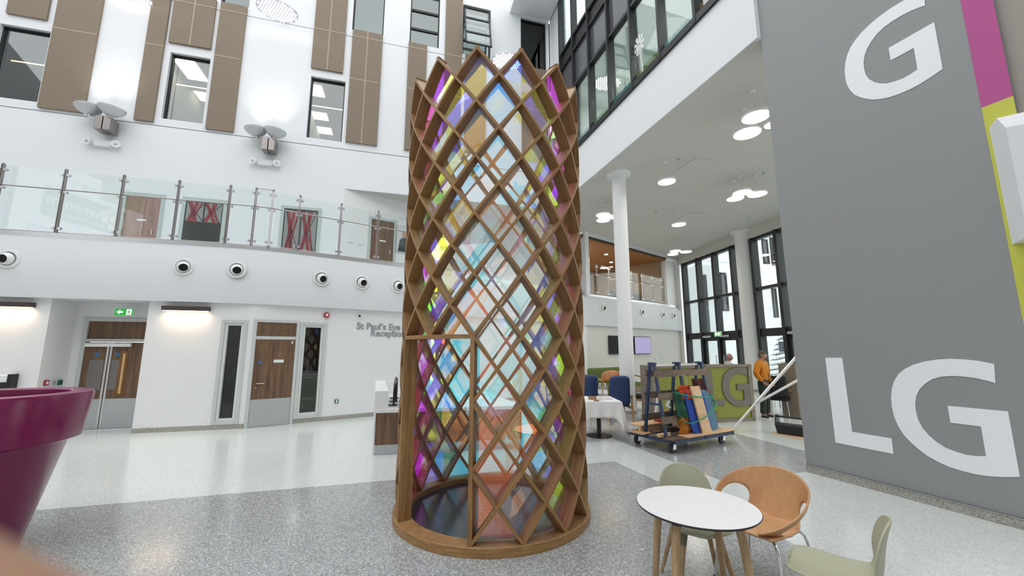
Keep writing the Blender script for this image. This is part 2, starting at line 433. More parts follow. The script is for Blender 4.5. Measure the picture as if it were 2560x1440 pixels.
# ---- lower wall under the balcony, with the recessed double door
rx0 = L1.px(97, 970)[0]; rx0 = (rx0 + L1.px(125, 748)[0]) / 2
wl = struct(wall_mb(-12, rx0, 0, 2.83, th=.9).build('wall_left', M['white2'], loc=L1.w(0, 0, 0), rz=L1.a))
WL_H = (L1.px(557, 930)[0] - .09, .13, 0, 2.40)
def sw(l, r, fr): return fr.px(*l)[0], fr.px(*r)[0]
wa0, wa1 = sw((541, 930), (608, 930), L1)             # narrow window left of the single door
wb0, wb1 = sw((741, 930), (810, 930), L2)             # narrow window right of it
wl2 = struct(wall_mb(0, 2.072, 0, 2.83, holes=[(wa0 + .05, .17, wa1 - .05, 2.36)], th=.2).build('wall_left', M['white2'], loc=L1.w(0, 0, 0), rz=L1.a))
struct(MB().box(0.0, .2, 0, .2, .9, 2.83).build('wall_left', M['white2'], loc=L1.w(0, 0, 0), rz=L1.a))
DDY = .75
ddz = 2.42
dxa = L1.px(212, 794, DDY)[0]; dxa_b = L1.px(202, 1000, DDY)[0]; dx0 = dxa - .02
_b0, _bm = L1.px(216, 852, DDY)[0], L1.px(278, 856, DDY)[0]
DDX1 = _bm + 1.42 * (_bm - _b0)
wlr = struct(wall_mb(rx0, 1.2, 0, 2.83, holes=[(_b0 - .02, -.01, DDX1 + .02, ddz)], th=.15).build('wall_left', M['white2'], loc=L1.w(0, DDY, 0), rz=L1.a))
wl3 = struct(wall_mb(0, 4.0, 0, 2.83, holes=[(wb0 + .05, .17, wb1 - .05, 2.36)], th=.2).build('wall_left', M['white2'], loc=L2.w(0, 0, 0), rz=L2.a))
wl4 = struct(wall_mb(0, (T0 - NC).length, 0, 2.83, th=.3).build('wall_left', M['white2'], loc=L3.w(0, .05, 0), rz=L3.a))
TVL = (T1 - T0).length
M['beige'] = plain('warm_white_emulsion', (.70, .68, .64), .75, var=.02, scale=1.5)
wl5 = struct(wall_mb(-.3, TVL, 0, 2.83, th=.3).build('wall_far', M['beige'], loc=TVW.w(0, .14, 0), rz=TVW.a))
for nm, fr, x0, x1, y in (('baseboard_left', L1, -12, rx0, 0), ('baseboard_left', L1, 0, 2.072, 0), ('baseboard_left', L2, 0, 0.02, 0),
                       ('baseboard_left', L2, L2.px(801, 1047)[0] - .8, 4.0, 0), ('baseboard_left', L3, 0, 7, .05), ('baseboard_far', TVW, 0, TVL, .14)):
    struct(MB().box(x0, -.012, 0, x1, .02, .10).build(nm, M['skirt'], loc=fr.w(0, y, 0), rz=fr.a))

# ---- upper facade
SR = 5.81; SC_ = 13.19                                # where the wall below the facade turns away; corner with the glazed side
def fb(*pts): return FAC.px(*pts)
WINS = []   # (x0,z0,x1,z1, style)
def win(bl, tr, style):
    x0, z0 = FAC.px(*bl); x1, z1 = FAC.px(*tr); WINS.append((x0, z0, x1, z1, style))
wz0, wz1 = 8.70, 10.94
def wx(l, r, style, z0=wz0, z1=wz1): WINS.append((FAC.px(*l)[0], z0, FAC.px(*r)[0], z1, style))
wx((1.5, 57), (128, 77), 'dark'); wx((403, 293), (527, 145), 'lit'); wx((765, 343), (864, 206), 'lit3')
TOPZ0 = FAC.px(958, 90)[1]
wx((551, 2), (622, 19), 'grey', FAC.px(621, 19)[1], 15.2)
wx((879.5, 76), (958, 90), 'pale', FAC.px(958, 90)[1], 15.2)
wx((1023.5, 103.5), (1097, 121), 'bars', FAC.px(1097, 121)[1], 15.2)
wx((1155.6, 134), (1226, 146), 'open', FAC.px(1155.6, 134)[1], FAC.px(1158, 10)[1])
wx((1302, 122), (1366, 120), 'black', FAC.px(1367, 176)[1], FAC.px(1301.6, 41.5)[1])
holes = [w[:4] for w in WINS]
G1, G2 = 8.45, 12.71
def band(z0, z1, x0, x1):
    return struct(wall_mb(x0, x1, z0, z1, holes=[h for h in holes if h[1] < z1 and h[3] > z0], th=.28).build('wall_left', M['white'], loc=FAC.w(0, 0, 0), rz=FAC.a))
wf_low = struct(wall_mb(-6, SR, ZF - .3, G1 - .012, th=.28).build('wall_left', M['white'], loc=FAC.w(0, 0, 0), rz=FAC.a))
struct(wall_mb(SR, SC_, ZS, G1 - .012, th=.28).build('wall_left', M['white'], loc=FAC.w(0, 0, 0), rz=FAC.a))
wf_mid = band(G1 + .012, G2 - .012, -6, SC_)
wf_top = band(G2 + .012, 17.5, -6, SC_)
for g in (G1, G2):      # dark backing of the movement joints, cut round the windows
    b = MB(); xs = [-6.0]
    for h in sorted(holes):
        if h[1] - .02 < g < h[3] + .02: xs += [h[0], h[2]]
    xs.append(SC_)
    for a, c in zip(xs[::2], xs[1::2]): b.box(a, .03, g - .02, c, .1, g + .02)
    struct(b.build('trim_3', M['dark'], loc=FAC.w(0, 0, 0), rz=FAC.a))
# windows: frame, pane and the room behind each
room_wall = plain('office_wall', hexc('8f8a78'), 0.8); room_dark = plain('unlit_room', hexc('2e2f2d'), 0.8); room_pale = plain('pale_room', hexc('d5dbd8'), 0.8)
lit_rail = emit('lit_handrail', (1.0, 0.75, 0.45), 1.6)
room_glow = emit('daylit_blind', (0.78, 0.9, 0.88), 0.42)  # emitter added to brighten the pale rooms behind the facade windows
for i, (x0, z0, x1, z1, st) in enumerate(WINS):
    h = holder('window_%d' % (i + 1), FAC)
    fw = .045
    f = MB()
    f.box(x0, .10, z0, x0 + fw, .20, z1).box(x1 - fw, .10, z0, x1, .20, z1).box(x0 + fw, .10, z1 - fw, x1 - fw, .20, z1)
    if st != 'pale' or True: f.box(x0 + fw, .10, z0, x1 - fw, .20, z0 + (fw if st in ('bars', 'open', 'black', 'dark') else .02))
    f.build('window_frame', M['frame_dark'], h)
    gl = M['darkglass'] if st in ('black',) else M['winglass']
    MB().box(x0 + fw, .15, z0 + .02, x1 - fw, .158, z1 - fw).build('pane', gl, h)
    if st in ('bars', 'open'):
        zb = [FAC.px(1060, 24)[1], FAC.px(1060, 70)[1]] if st == 'bars' else [FAC.px(1158, 45)[1], FAC.px(1158, 92)[1]]
        for z in zb: MB().box(x0 + fw, .11, z - .04, x1 - fw, .19, z + .04).build('glazing_bar', M['frame_dark'], h)
    if st == 'open':      # a top-hung sash stands open into the hall
        s = MB(); a, b, L = x0 + fw, x1 - fw, z1 - z0 - .1
        s.box(a, -.05, -L, a + .06, 0, 0).box(b - .06, -.05, -L, b, 0, 0).box(a, -.05, -.06, b, 0, 0).box(a, -.05, -L, b, 0, -L + .06)
        for z in zb: s.box(a, -.05, z - z1 - .04, b, 0, z - z1 + .04)
        so = s.build('open_sash', M['frame_dark'], h, loc=(0, .09, z1 - .05)); so.rotation_euler.x = radians(-15)
        MB().box(a + .06, -.03, -L + .06, b - .06, -.022, -.06).build('sash_pane', M['winglass'], so)
    # room shell behind
    rm = {'dark': room_dark, 'lit': room_wall, 'lit3': room_wall, 'grey': room_pale, 'pale': room_pale, 'bars': room_pale, 'open': room_pale, 'black': room_dark}[st]
    zc, zf = z1 + .25, z0 - .25; xa, xb = x0 - .5, x1 + .5; dp = 5.0
    r = MB()
    r.add([(xa, .29, zf), (xb, .29, zf), (xb, dp, zf), (xa, dp, zf), (xa, .29, zc), (xb, .29, zc), (xb, dp, zc), (xa, dp, zc)],
          [(0, 1, 2, 3), (4, 7, 6, 5), (1, 5, 6, 2), (0, 3, 7, 4), (2, 6, 7, 3)])
    r.build('room_shell', rm, h)
    def cpanel(u, v, w=.6, d=.6, mat=M['lumip'], nm='ceiling_panel'):
        q = onz(u, v, zc); p2 = Vector((q.x, q.y)) - FAC.o; cx, cy = p2.dot(FAC.d), p2.dot(FAC.n)
        cx = min(max(cx, xa + w / 2), xb - w / 2); cy = min(max(cy, .6), dp - d / 2)
        MB().box(cx - w / 2, cy - d / 2, zc - .02, cx + w / 2, cy + d / 2, zc + .02).build(nm, mat, h)
    if st == 'lit': cpanel(476, 172, .62, 1.2); cpanel(512, 242, .5, .6)
    if st == 'lit3':
        cpanel(790, 226, .5, .7); cpanel(800, 290, .55, .55); cpanel(810, 326, .55, .55)
    if st in ('pale', 'bars', 'open', 'grey'):
        MB().box(xa + .1, dp - .05, zf + .1, xb - .1, dp - .02, zc - .1).build('daylit_far_window', room_glow, h)  # added glowing panel at the room's back, not a real window
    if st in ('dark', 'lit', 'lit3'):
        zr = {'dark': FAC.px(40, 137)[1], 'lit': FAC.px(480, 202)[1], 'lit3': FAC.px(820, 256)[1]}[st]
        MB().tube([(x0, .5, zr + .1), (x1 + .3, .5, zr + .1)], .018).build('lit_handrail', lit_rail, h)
# ribbed cladding panels, each its own piece, with the paler joint strips between them
PANELS = []
def panel(l, r, zb, zt, vj=True, parent=None, y=0):
    x0, x1 = FAC.px(*l)[0], FAC.px(*r)[0]
    zs = [zb] + [z for z in PJ if zb + .2 < z < zt - .2] + [zt]
    for a, b in zip(zs, zs[1:]):
        p = wf_mid if (a + b) / 2 < G2 else wf_top
        MB().box(x0, -.07, a + .008, x1, .0, b - .008).build('cladding_panel', M['panel'], p, bevel=.004)
    p = wf_mid if zb < 11 else wf_top
    if vj: MB().box((x0 + x1) / 2 - .022, -.074, zb + .01, (x0 + x1) / 2 + .022, -.06, zt - .01).build('joint_strip', M['panelj'], p)
    for z in zs[1:-1]: MB().box(x0, -.073, z - .02, x1, -.06, z + .02).build('joint_strip', M['panelj'], p)
PJ = [FAC.px(575, 147)[1], 12.71]
zpb = 8.52
panel((19, 35), (120, 53), FAC.px(70, 45)[1], 16, False)
panel((101, 250), (216, 264), zpb, 16, False)
panel((339, 283), (387, 289), zpb, 16, False)
panel((423, 108), (528, 127), FAC.px(475, 117)[1], FAC.px(544, 3)[1])
panel((517, 308), (586, 317), zpb, FAC.px(590, 14)[1], False)
panel((778, 172), (857, 186), FAC.px(820, 179)[1], 16)
panel((864, 355), (942, 366), FAC.px(900, 361)[1], TOPZ0)
panel((1010, 375), (1058, 383), FAC.px(1010, 376)[1], FAC.px(1045, 111)[1], False)
panel((1112, 130), (1154, 131), 8.9, 16, False)
panel((1163, 140), (1215, 141), 8.9, FAC.px(1163, 137)[1], False)
panel((1303, 150), (1366, 150), 8.9, FAC.px(1355, 176)[1], False)

# ---- balcony back wall to the right of the facade turn, and its soffit
REC = FAC.w(SR, 0, 0).to_2d()
BW = Frame(REC, (.812, .584)); BWL = 10.2
bwall = struct(wall_mb(0, BWL, ZF, ZS, th=.2).build('wall_left', M['white2'], loc=BW.w(0, 0, 0), rz=BW.a))
BE = BW.w(BWL, 0, 0).to_2d()
RET = Frame(BE, T0 - BE); struct(wall_mb(0, (T0 - BE).length, ZF, ZS, th=.2).build('wall_left', M['white2'], loc=RET.w(0, 0, 0), rz=RET.a))

# ---- soffit over the right-hand hall
COR = FAC.w(SC_ - .12, .03, 0).to_2d()
poly = [REC + FAC.n * .03, COR, SOF.w(-3.70, .03, 0).to_2d(), SOF.w(S_END - .12, .03, 0).to_2d(), LGW.w(.08, .12, 0).to_2d(), LGW.w(2.4, .1, 0).to_2d(), Vector((13.4, 1.5)), CUR.w(-.3, .35, 0).to_2d(), Vector((9.9, 23.0)), T0 + Vector((-.1, .1)), BE]
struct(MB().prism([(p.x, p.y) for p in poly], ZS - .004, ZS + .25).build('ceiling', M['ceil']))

# ---- white floor edge and dark glazing above the soffit
zg = 8.44
wr = struct(wall_mb(-3.75, S_END, ZS, zg, th=.25).build('wall_right', M['white'], loc=SOF.w(0, 0, 0), rz=SOF.a))
struct(wall_mb(-3.75, -2.74, zg, 17.5, th=.25).build('wall_right', M['white'], loc=SOF.w(0, 0, 0), rz=SOF.a))
gw = holder('window_20', SOF)
xs = [-2.72, -1.66, -.55, .60, 1.71, 2.82, 3.93, 5.04]
xs[-1] = min(xs[-1], S_END - .06)
zt = [zg, 10.84, 12.2, 12.83, 15.4]
MB().box(-2.74, -.06, zg, S_END, .16, zg + .16).build('sill', M['frame_dark'], gw)
for x in xs: MB().box(x - .035, -.07, zg + .02, x + .035, .16, 17).build('mullion', M['frame_dark'], gw)
for z in zt[1:]: MB().box(-2.72, -.03, z - .045, S_END, .14, z + .045).build('transom', M['frame_dark'], gw)
for i, (a, b) in enumerate(zip(xs, xs[1:])):
    for j, (c, d) in enumerate(zip(zt, zt[1:])):
        mat = M['winglass'] if (j == 0 and i > 0) or j == 3 else (M['spandrel'] if i > 0 or j != 0 else M['darkglass'])
        if j == 2: mat = M['frame_dark']
        MB().box(a + .035, .05, c + (.16 if j == 0 else .045), b - .035, .06, d - .045).build('pane', mat, gw)
# corridor behind the glazing with its painted wall
cor_w = plain('corridor_white', hexc('d3dad8'), 0.7)
c = MB().box(-2.7, .3, 8.1, S_END + 2, 4.0, 8.35)
c.box(-2.7, .3, 11.0, S_END + 2, 4.0, 11.15); c.box(-2.8, .3, 8.1, -2.7, 4, 11.1)
struct(c.build('floor', cor_w, loc=SOF.w(0, 0, 0), rz=SOF.a))
def mural():
    m, nt, out = new_mat('painted_meadow_mural'); b = N(nt, 'ShaderNodeBsdfPrincipled', Roughness=.6); nt.links.new(b.outputs[0], out.inputs[0])
    co = coords(nt); sx = N(nt, 'ShaderNodeSeparateXYZ'); nt.links.new(co, sx.inputs[0])
    n = N(nt, 'ShaderNodeTexNoise', Scale=1.1, Detail=4.0, Distortion=1.0); nt.links.new(co, n.inputs['Vector'])
    c = ramp(nt, n.outputs[0], [(.30, hexc('3f6f6a')), (.42, hexc('7aa79c')), (.5, hexc('c9d3a0')), (.58, hexc('8c9a3c')), (.7, hexc('6a5a3c'))])
    nt.links.new(c, b.inputs['Base Color']); return m
struct(MB().box(-2.7, 3.6, 8.35, S_END + 2, 3.8, 11.0).build('wall_right', mural(), loc=SOF.w(0, 0, 0), rz=SOF.a))
for i, (a, b) in enumerate(zip(xs[1:], xs[2:])):
    cc = ['d5d9e0', '8fbf6a', '4fa3a8', 'a9ad4a', '9fd4d0', 'b5803e'][i % 6]
    MB().box(a + .04, .065, zg + .17, b - .04, .075, zg + .42).build('coloured_film', plain('film_' + 'abcdef'[i], hexc(cc), .4), gw)
for x in (-1, 1.2, 3.4): area('corridor_lamp', SOF.w(x, 1.8, 10.95), 1.2, 42, (1, .97, .9), shape='SQUARE')  # unseen area fills added to brighten the corridor behind the glazing

# things glimpsed inside the corridor, and a flower film on one pane
cab = plain('teal_cabinet', hexc('2f5a5c'), .6); brn = plain('brown_partition', hexc('5d4630'), .7)
struct(MB().box(-.35, 2.6, 8.35, .55, 3.5, 10.5).box(.75, 2.9, 8.35, 1.2, 3.5, 10.3).build('wall_right', cab, loc=SOF.w(0, 0, 0), rz=SOF.a))
struct(MB().box(1.9, 2.2, 8.35, 2.9, 3.4, 9.75).build('wall_right', brn, loc=SOF.w(0, 0, 0), rz=SOF.a))
struct(MB().box(3.0, 3.0, 8.35, 3.6, 3.5, 10.9).build('wall_right', plain('lime_partition', hexc('8b8f3a'), .7), loc=SOF.w(0, 0, 0), rz=SOF.a))
fx = MB(); cx_, cz_ = 1.95, 9.55
for k in range(9):
    a = k * 2 * pi / 9; fx.prism([(cx_ + .05 * cos(a - .4), cz_ + .05 * sin(a - .4)), (cx_ + .2 * cos(a - .22), cz_ + .26 * sin(a - .22)), (cx_ + .22 * cos(a), cz_ + .30 * sin(a)), (cx_ + .2 * cos(a + .22), cz_ + .26 * sin(a + .22)), (cx_ + .05 * cos(a + .4), cz_ + .05 * sin(a + .4))], .040, .045, 'xz')
fx.beam((cx_, .042, cz_), (cx_ + .12, .042, 8.62), .03, .004, (0, 1, 0)); fx.build('flower_film', plain('white_film', (.75, .78, .74), .5), gw)
# ---- grey wall with the level letters; its end carries the magenta and yellow bands
LGX = LGW.px(2454, 270)[0]; LGE = LGW.px(2533, 239)[0]
lgw = struct(wall_mb(0, LGX, 0, 17.5, th=.45).build('wall_right', M['lgwall'], loc=LGW.w(0, 0, 0), rz=LGW.a))
zb_ = 4.36
st_ = struct(wall_mb(LGX, LGE, 0, 17.5, th=.45).build('wall_right', M['lgwall'], loc=LGW.w(0, 0, 0), rz=LGW.a))
MB().box(LGX, -.004, zb_, LGE, .0, 12).build('magenta_band', M['pink'], st_)
MB().box(LGX, -.004, .1, LGE, .0, zb_).build('yellow_band', M['yellow'], st_)
struct(MB().box(0, -.02, 0, LGE, .0, .10).build('baseboard_right', M['skirt'], loc=LGW.w(0, 0, 0), rz=LGW.a))
struct(MB().box(0, -.028, .10, LGE, .0, .108).build('trim_4', M['steel'], loc=LGW.w(0, 0, 0), rz=LGW.a))
struct(wall_mb(-.02, 3.0, ZF, 17, th=.3).build('wall_right', plain('taupe_wall', hexc('a39a92'), .7), loc=LGW.w(LGE, .05, 0), rz=LGW.a))
ENDF = Frame(LGW.w(LGE + .02, -.32, 0), (.80, -.60))
struct(sweep([ENDF.w(-.02, 0, 0).to_2d(), ENDF.w(3, 0, 0).to_2d()], [(0, 2.82), (0, 3.93), (.16, 4.11), (.5, 4.11), (.5, 2.82)]).build('trim_5', M['white']))
# returns behind the grey wall
struct(MB().box(0, .45, ZS + .25, 7, .7, 17.5).build('wall_right', M['white2'], loc=SOF.w(-3.5, 4.2, 0), rz=SOF.a)) if False else None

# ---- curtain wall
cw = holder('window_21', CUR)
mu = [CUR.px(u, v)[0] for u, v in ((1710, 655), (1746, 645), (1787, 632), (1831, 620), (1882, 603), (1939, 587))]
step = (mu[3] - mu[0]) / 3
mu = [mu[0] + step * k for k in range(0, 13)]
zr = [0.0, 2.48, 4.36, 6.62]
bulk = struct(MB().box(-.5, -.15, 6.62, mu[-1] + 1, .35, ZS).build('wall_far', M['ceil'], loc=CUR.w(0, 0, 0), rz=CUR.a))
for x in mu: MB().box(x - .08, -.16, 0, x + .08, .14, 6.62).build('mullion', M['frame_dark'], cw)
for z, h in ((2.48, .16), (4.36, .06), (6.57, .07), (0.06, .08)): MB().box(mu[0], -.10, z - h, mu[-1], .14, z + h).build('transom', M['frame_dark'], cw)
for i, (a, b) in enumerate(zip(mu, mu[1:])):
    for c, d in zip(zr, zr[1:]): MB().box(a + .08, .02, c + .1, b - .08, .03, d - .06).build('pane', M['glass'], cw)
for i in (1, 2, 5, 6):    # glazed doors
    a, b = mu[i] + .08, mu[i + 1] - .08
    f = MB().box(a, -.06, .0, a + .14, .06, 2.3).box(b - .14, -.06, 0, b, .06, 2.3).box(a, -.06, 2.2, b, .06, 2.34).box(a, -.06, 0, b, .06, .2)
    dl = f.build('door_leaf', M['frame_dark'], cw)
    MB().tube([(b - .2 if i % 2 else a + .2, -.13, .8), (b - .2 if i % 2 else a + .2, -.13, 1.5)], .018).build('pull_handle', M['steel'], dl)
    MB().box(a + .1, -.2, 2.36, a + .75, -.10, 2.46).build('door_closer', M['steel'], dl)
area('curtain_portal', CUR.w((mu[0] + mu[-1]) / 2, .5, 3.3), mu[-1] - mu[0], 1, rot=(pi / 2, 0, CUR.a), portal=True, size_y=6.6)
# end pieces between the lounge opening and the curtain wall
struct(wall_mb(TVL - 1.3, TVL + .1, ZF, ZS, th=.3).build('wall_far', M['white2'], loc=TVW.w(0, .2, 0), rz=TVW.a))
struct(MB().box(TVL - .25, -.05, 0, TVL + .3, .5, ZS).build('wall_far', M['white2'], loc=TVW.w(0, 0, 0), rz=TVW.a))
struct(MB().box(0, 0, ZS - .16, TVL, .1, ZS).build('trim_6', M['fascia'], loc=TVW.w(0, .02, 0), rz=TVW.a))
struct(MB().box(0, .1, ZS - .21, TVL - 1.3, .2, ZS - .16).build('trim_6', M['dark'], loc=TVW.w(0, 0, 0), rz=TVW.a))

# ---- lounge behind the far balustrade
lw = wood('timber_ceiling', hexc('b07a48'), hexc('94633a'), .6, scale=(1.2, 14, 8))
LD = 6.5
lo_c = struct(MB().box(.0, .2, ZS - .30, TVL - .9, LD, ZS - .12).build('ceiling', lw, loc=TVW.w(0, 0, 0), rz=TVW.a))
struct(MB().box(-.5, 3.0, ZF - .2, TVL, LD, ZF).build('floor', M['white2'], loc=TVW.w(0, 0, 0), rz=TVW.a))
struct(MB().box(-.5, LD, ZF, TVL, LD + .2, ZS).build('wall_far', plain('lounge_wall', hexc('a08e72'), .8), loc=TVW.w(0, 0, 0), rz=TVW.a))
struct(MB().box(TVL - 1.5, .5, ZF, TVL - 1.3, LD, ZS - .3).build('wall_far', plain('lounge_end_wall', hexc('9c8468'), .8), loc=TVW.w(0, 0, 0), rz=TVW.a))
struct(MB().box(2.3, 2.2, ZF, 3.0, 2.9, ZS - .3).build('wall_far', M['white2'], loc=TVW.w(0, 0, 0), rz=TVW.a))
for x, y in ((.9, 1.2), (1.8, 3.2), (3.4, 1.4), (5.2, 2.4), (4.6, 4.2), (6.3, 3.2), (2.9, 4.8)):
    MB().lathe([(.001, -.012), (.09, -.012), (.10, 0), (.10, .01)], 16, (x, y, ZS - .30)).build('downlight', M['lumi'], lo_c)
area('lounge_lamp', TVW.w(3.6, 3.2, ZS - .4), 4.0, 60, (1, .85, .68), size_y=3, rot=(0, 0, TVW.a))
area('lounge_lamp', TVW.w(1.6, 1.8, ZS - .4), .8, 14, (1, .82, .62))
area('cloakroom_lamp', (2.7, 19.5, 6.5), .5, 10)

# ---- enclosure out of view: the rest of the hall
enc = plain('mid_grey_wall', (.45, .45, .46), .8)
struct(MB().box(-24, -9.3, 0, 14, -9, 6.5).build('wall_back', M['white2']))
struct(MB().box(-24, -9.3, 6.5, 14, -9, 17.5).build('wall_back', enc))
struct(MB().box(-20.3, -9, 0, -20, 10, 17.5).build('wall_left', enc))
struct(MB().box(8.0, -9, 0, 8.3, 2.3, 17.5).build('wall_right', enc))
# slab edge at the top of the facade near the corner
bx0 = FAC.px(1274, 29)[0]
struct(MB().box(bx0, -2.6, 15.15, SC_, .0, 15.6).build('trim_7', M['white'], loc=FAC.w(0, 0, 0), rz=FAC.a))
# ================================================================== LATTICE TOWER
TC = Vector((-.217, 4.76)); TR, TPH, TZ0, TDZ, TN = 1.05, .083, .085, .2985, 14
TDEP, TW = .125, .027
def tpt(i, r, rad, di=0.0):
    a = TPH + (i + di) * pi / TN
    return Vector((rad * sin(a), -rad * cos(a), TZ0 + TDZ * r))
tower = thing('lattice_tower', 'tall round oak lattice tower with pointed crown and iridescent glass diamonds on grey terrazzo', 'sculpture', (TC.x, TC.y, 0))
def in_door(i, r): return -5 < i < -1 and r < 6
# helical oak slats
def slat(i0, sgn):
    runs, cur = [], []
    for r in range(16):
        i = i0 + sgn * r; mid = i + sgn * .5
        wrapped = ((mid + 14) % 28) - 14
        if in_door(wrapped, r + .5):
            if cur: runs.append(cur); cur = []
            continue
        cur.append((i, r))
    if cur: runs.append(cur)
    for run in runs:
        mb = MB(); mb.uv = []; K = 3; rows = []
        n = len(run) * K
        for s_ in range(n + 1):
            t = s_ / K; i = run[0][0] + sgn * t; r = run[0][1] + t
            ext = 0
            if s_ == n and run[-1][1] == 15: ext = .06
            i += sgn * ext; r += ext
            a = TPH + i * pi / TN
            rad = Vector((sin(a), -cos(a), 0)); tan = Vector((cos(a), sin(a), 0)) * sgn * TR * pi / TN + Vector((0, 0, TDZ)); tan.normalize()
            side = rad.cross(tan).normalized() * (TW / 2)
            o = rad * TR + Vector((0, 0, TZ0 + TDZ * r)); q = o - rad * TDEP
            for p, vv in ((o - side, 0), (o + side, .1), (q + side, .45), (q - side, .55)):
                mb.v.append(tuple(p)); mb.uv.append((r * .42 + i0 * .37 + (3 if sgn > 0 else 0), vv + i0 * .13))
        for s_ in range(n):
            for k in range(4):
                mb.f.append((s_ * 4 + k, s_ * 4 + (k + 1) % 4, s_ * 4 + 4 + (k + 1) % 4, s_ * 4 + 4 + k)); mb.mi.append(0)
        mb.f += [(3, 2, 1, 0), tuple(n * 4 + k for k in range(4))]; mb.mi += [0, 0]
        mb.build('lattice_slat', M['oak'], tower)
for i0 in range(-13, 15, 2):
    slat(i0, 1); slat(i0, -1)
# plinth ring, floor, doorway
def ringmb(r0, r1, z0, z1, n=72):
    mb = MB()
    for k in range(n):
        a = 2 * pi * k / n; c, s = cos(a), sin(a)
        mb.v += [(r0 * c, r0 * s, z0), (r1 * c, r1 * s, z0), (r1 * c, r1 * s, z1), (r0 * c, r0 * s, z1)]
    for k in range(n):
        a, b = k * 4, ((k + 1) % n) * 4
        for j in range(4): mb.f.append((a + j, b + j, b + (j + 1) % 4, a + (j + 1) % 4)); mb.mi.append(0)
    return mb
ringmb(TR - .15, TR + .02, 0, TZ0).build('plinth_ring', M['oakring'], tower, smooth=True, bevel=.006)
inm = plain('dark_entrance_mat', (.05, .056, .066), .16, spec=.6, var=.1)
MB().lathe([(.001, .03), (TR - .15, .03), (TR - .15, 0)], 64).build('inner_floor', inm, tower)
for i in (-1, -5):
    mb = MB(); a = TPH + i * pi / TN; rad = Vector((sin(a), -cos(a), 0)); t = Vector((cos(a), sin(a), 0)) * .019
    o, q = rad * (TR + .004), rad * (TR - TDEP - .004); z0, z1 = TZ0 - .0, TZ0 + 6 * TDZ
    vs = [o - t, o + t, q + t, q - t]
    mb.add([(p.x, p.y, z0) for p in vs] + [(p.x, p.y, z1) for p in vs], [(0, 1, 2, 3), (7, 6, 5, 4), (0, 4, 5, 1), (1, 5, 6, 2), (2, 6, 7, 3), (3, 7, 4, 0)])
    mb.build('door_post', M['beam'], tower)
hb = MB(); n = 16; zt_ = TZ0 + 6 * TDZ
for k in range(n + 1):
    i = -5 + 4 * k / n; a = TPH + i * pi / TN; rad = Vector((sin(a), -cos(a), 0)); o, q = rad * (TR + .004), rad * (TR - TDEP)
    hb.v += [(o.x, o.y, zt_ - .02), (o.x, o.y, zt_ + .018), (q.x, q.y, zt_ + .018), (q.x, q.y, zt_ - .02)]
for k in range(n):
    for j in range(4): hb.f.append((k * 4 + j, k * 4 + 4 + j, k * 4 + 4 + (j + 1) % 4, k * 4 + (j + 1) % 4)); hb.mi.append(0)
hb.f += [(3, 2, 1, 0), tuple(n * 4 + k for k in range(4))]; hb.mi += [0, 0]
hb.build('door_header', M['oakring'], tower)
# iridescent panes
def dcol(*st): return [(p, lin(c)) for p, c in st]
def thru(*st): return [(p, tuple(x ** .62 for x in lin(c))) for p, c in st]
COOL = dichroic('dichroic_cool', thru((0, (.80, .98, 1)), (.08, (.68, .96, 1)), (.16, (.52, .86, 1)), (.24, (.46, .66, 1)), (.32, (.56, .48, 1)), (.40, (.74, .40, 1)), (.50, (1, .38, .92)), (.7, (1, .5, .6))))
TEAL = dichroic('dichroic_teal', thru((0, (.40, .96, .98)), (.08, (.32, .93, 1)), (.15, (.28, .80, 1)), (.23, (.32, .56, 1)), (.31, (.48, .38, 1)), (.40, (.70, .28, 1)), (.50, (1, .25, .9)), (.7, (1, .35, .5))))
WARM = dichroic('dichroic_warm', thru((0, (1, .96, .90)), (.08, (1, .94, .80)), (.16, (1, .92, .60)), (.25, (1, .97, .42)), (.36, (.90, 1, .35)), (.48, (.6, 1, .5)), (.7, (.5, .95, 1))))
PEACH = dichroic('dichroic_peach', thru((0, (1, .76, .68)), (.08, (1, .74, .62)), (.16, (1, .76, .55)), (.25, (1, .86, .48)), (.36, (1, 1, .4)), (.5, (.75, 1, .4)), (.7, (.4, 1, .6))))
CLEAR = dichroic('dichroic_clear', thru((0, (.97, .995, .995)), (.16, (.94, .985, .99)), (.30, (.92, .90, 1)), (.42, (.96, .76, 1)), (.55, (.95, .7, .95)), (.75, (.8, .8, 1))))
GRAD = TR - .100
YF = -(GRAD * .984)                       # each pane is a flat sheet on the chord of its cell
HX = GRAD * sin(pi / TN)
def pane_mesh(kind):
    """one diamond (or a half or the base triangle), 6 mm thick"""
    h = .955
    pts = {'d': [(-1, 0), (0, -1), (1, 0), (0, 1)], 'r': [(0, -1), (1, 0), (0, 1)], 'l': [(-1, 0), (0, -1), (0, 1)], 't': [(-1, 0), (1, 0), (0, 1)]}[kind]
    c = (sum(p[0] for p in pts) / len(pts), sum(p[1] for p in pts) / len(pts))
    poly = [((c[0] + (x - c[0]) * h) * HX, (c[1] + (y - c[1]) * h) * TDZ) for x, y in pts]
    return MB().prism(poly, YF, YF + .006, 'xz').mesh('glass_pane', CLEAR)
PM = {k: pane_mesh(k) for k in 'drlt'}
def add_pane(kind, i, r, mat):
    o = bpy.data.objects.new('glass_pane', PM[kind]); COL.objects.link(o); o.parent = tower
    o.rotation_euler.z = TPH + i * pi / TN; o.location.z = TZ0 + r * TDZ
    o.material_slots[0].link = 'OBJECT'; o.material_slots[0].material = mat
rt = random.Random(21)
WHEEL = [COOL, COOL, CLEAR, COOL, COOL, CLEAR, TEAL, WARM]
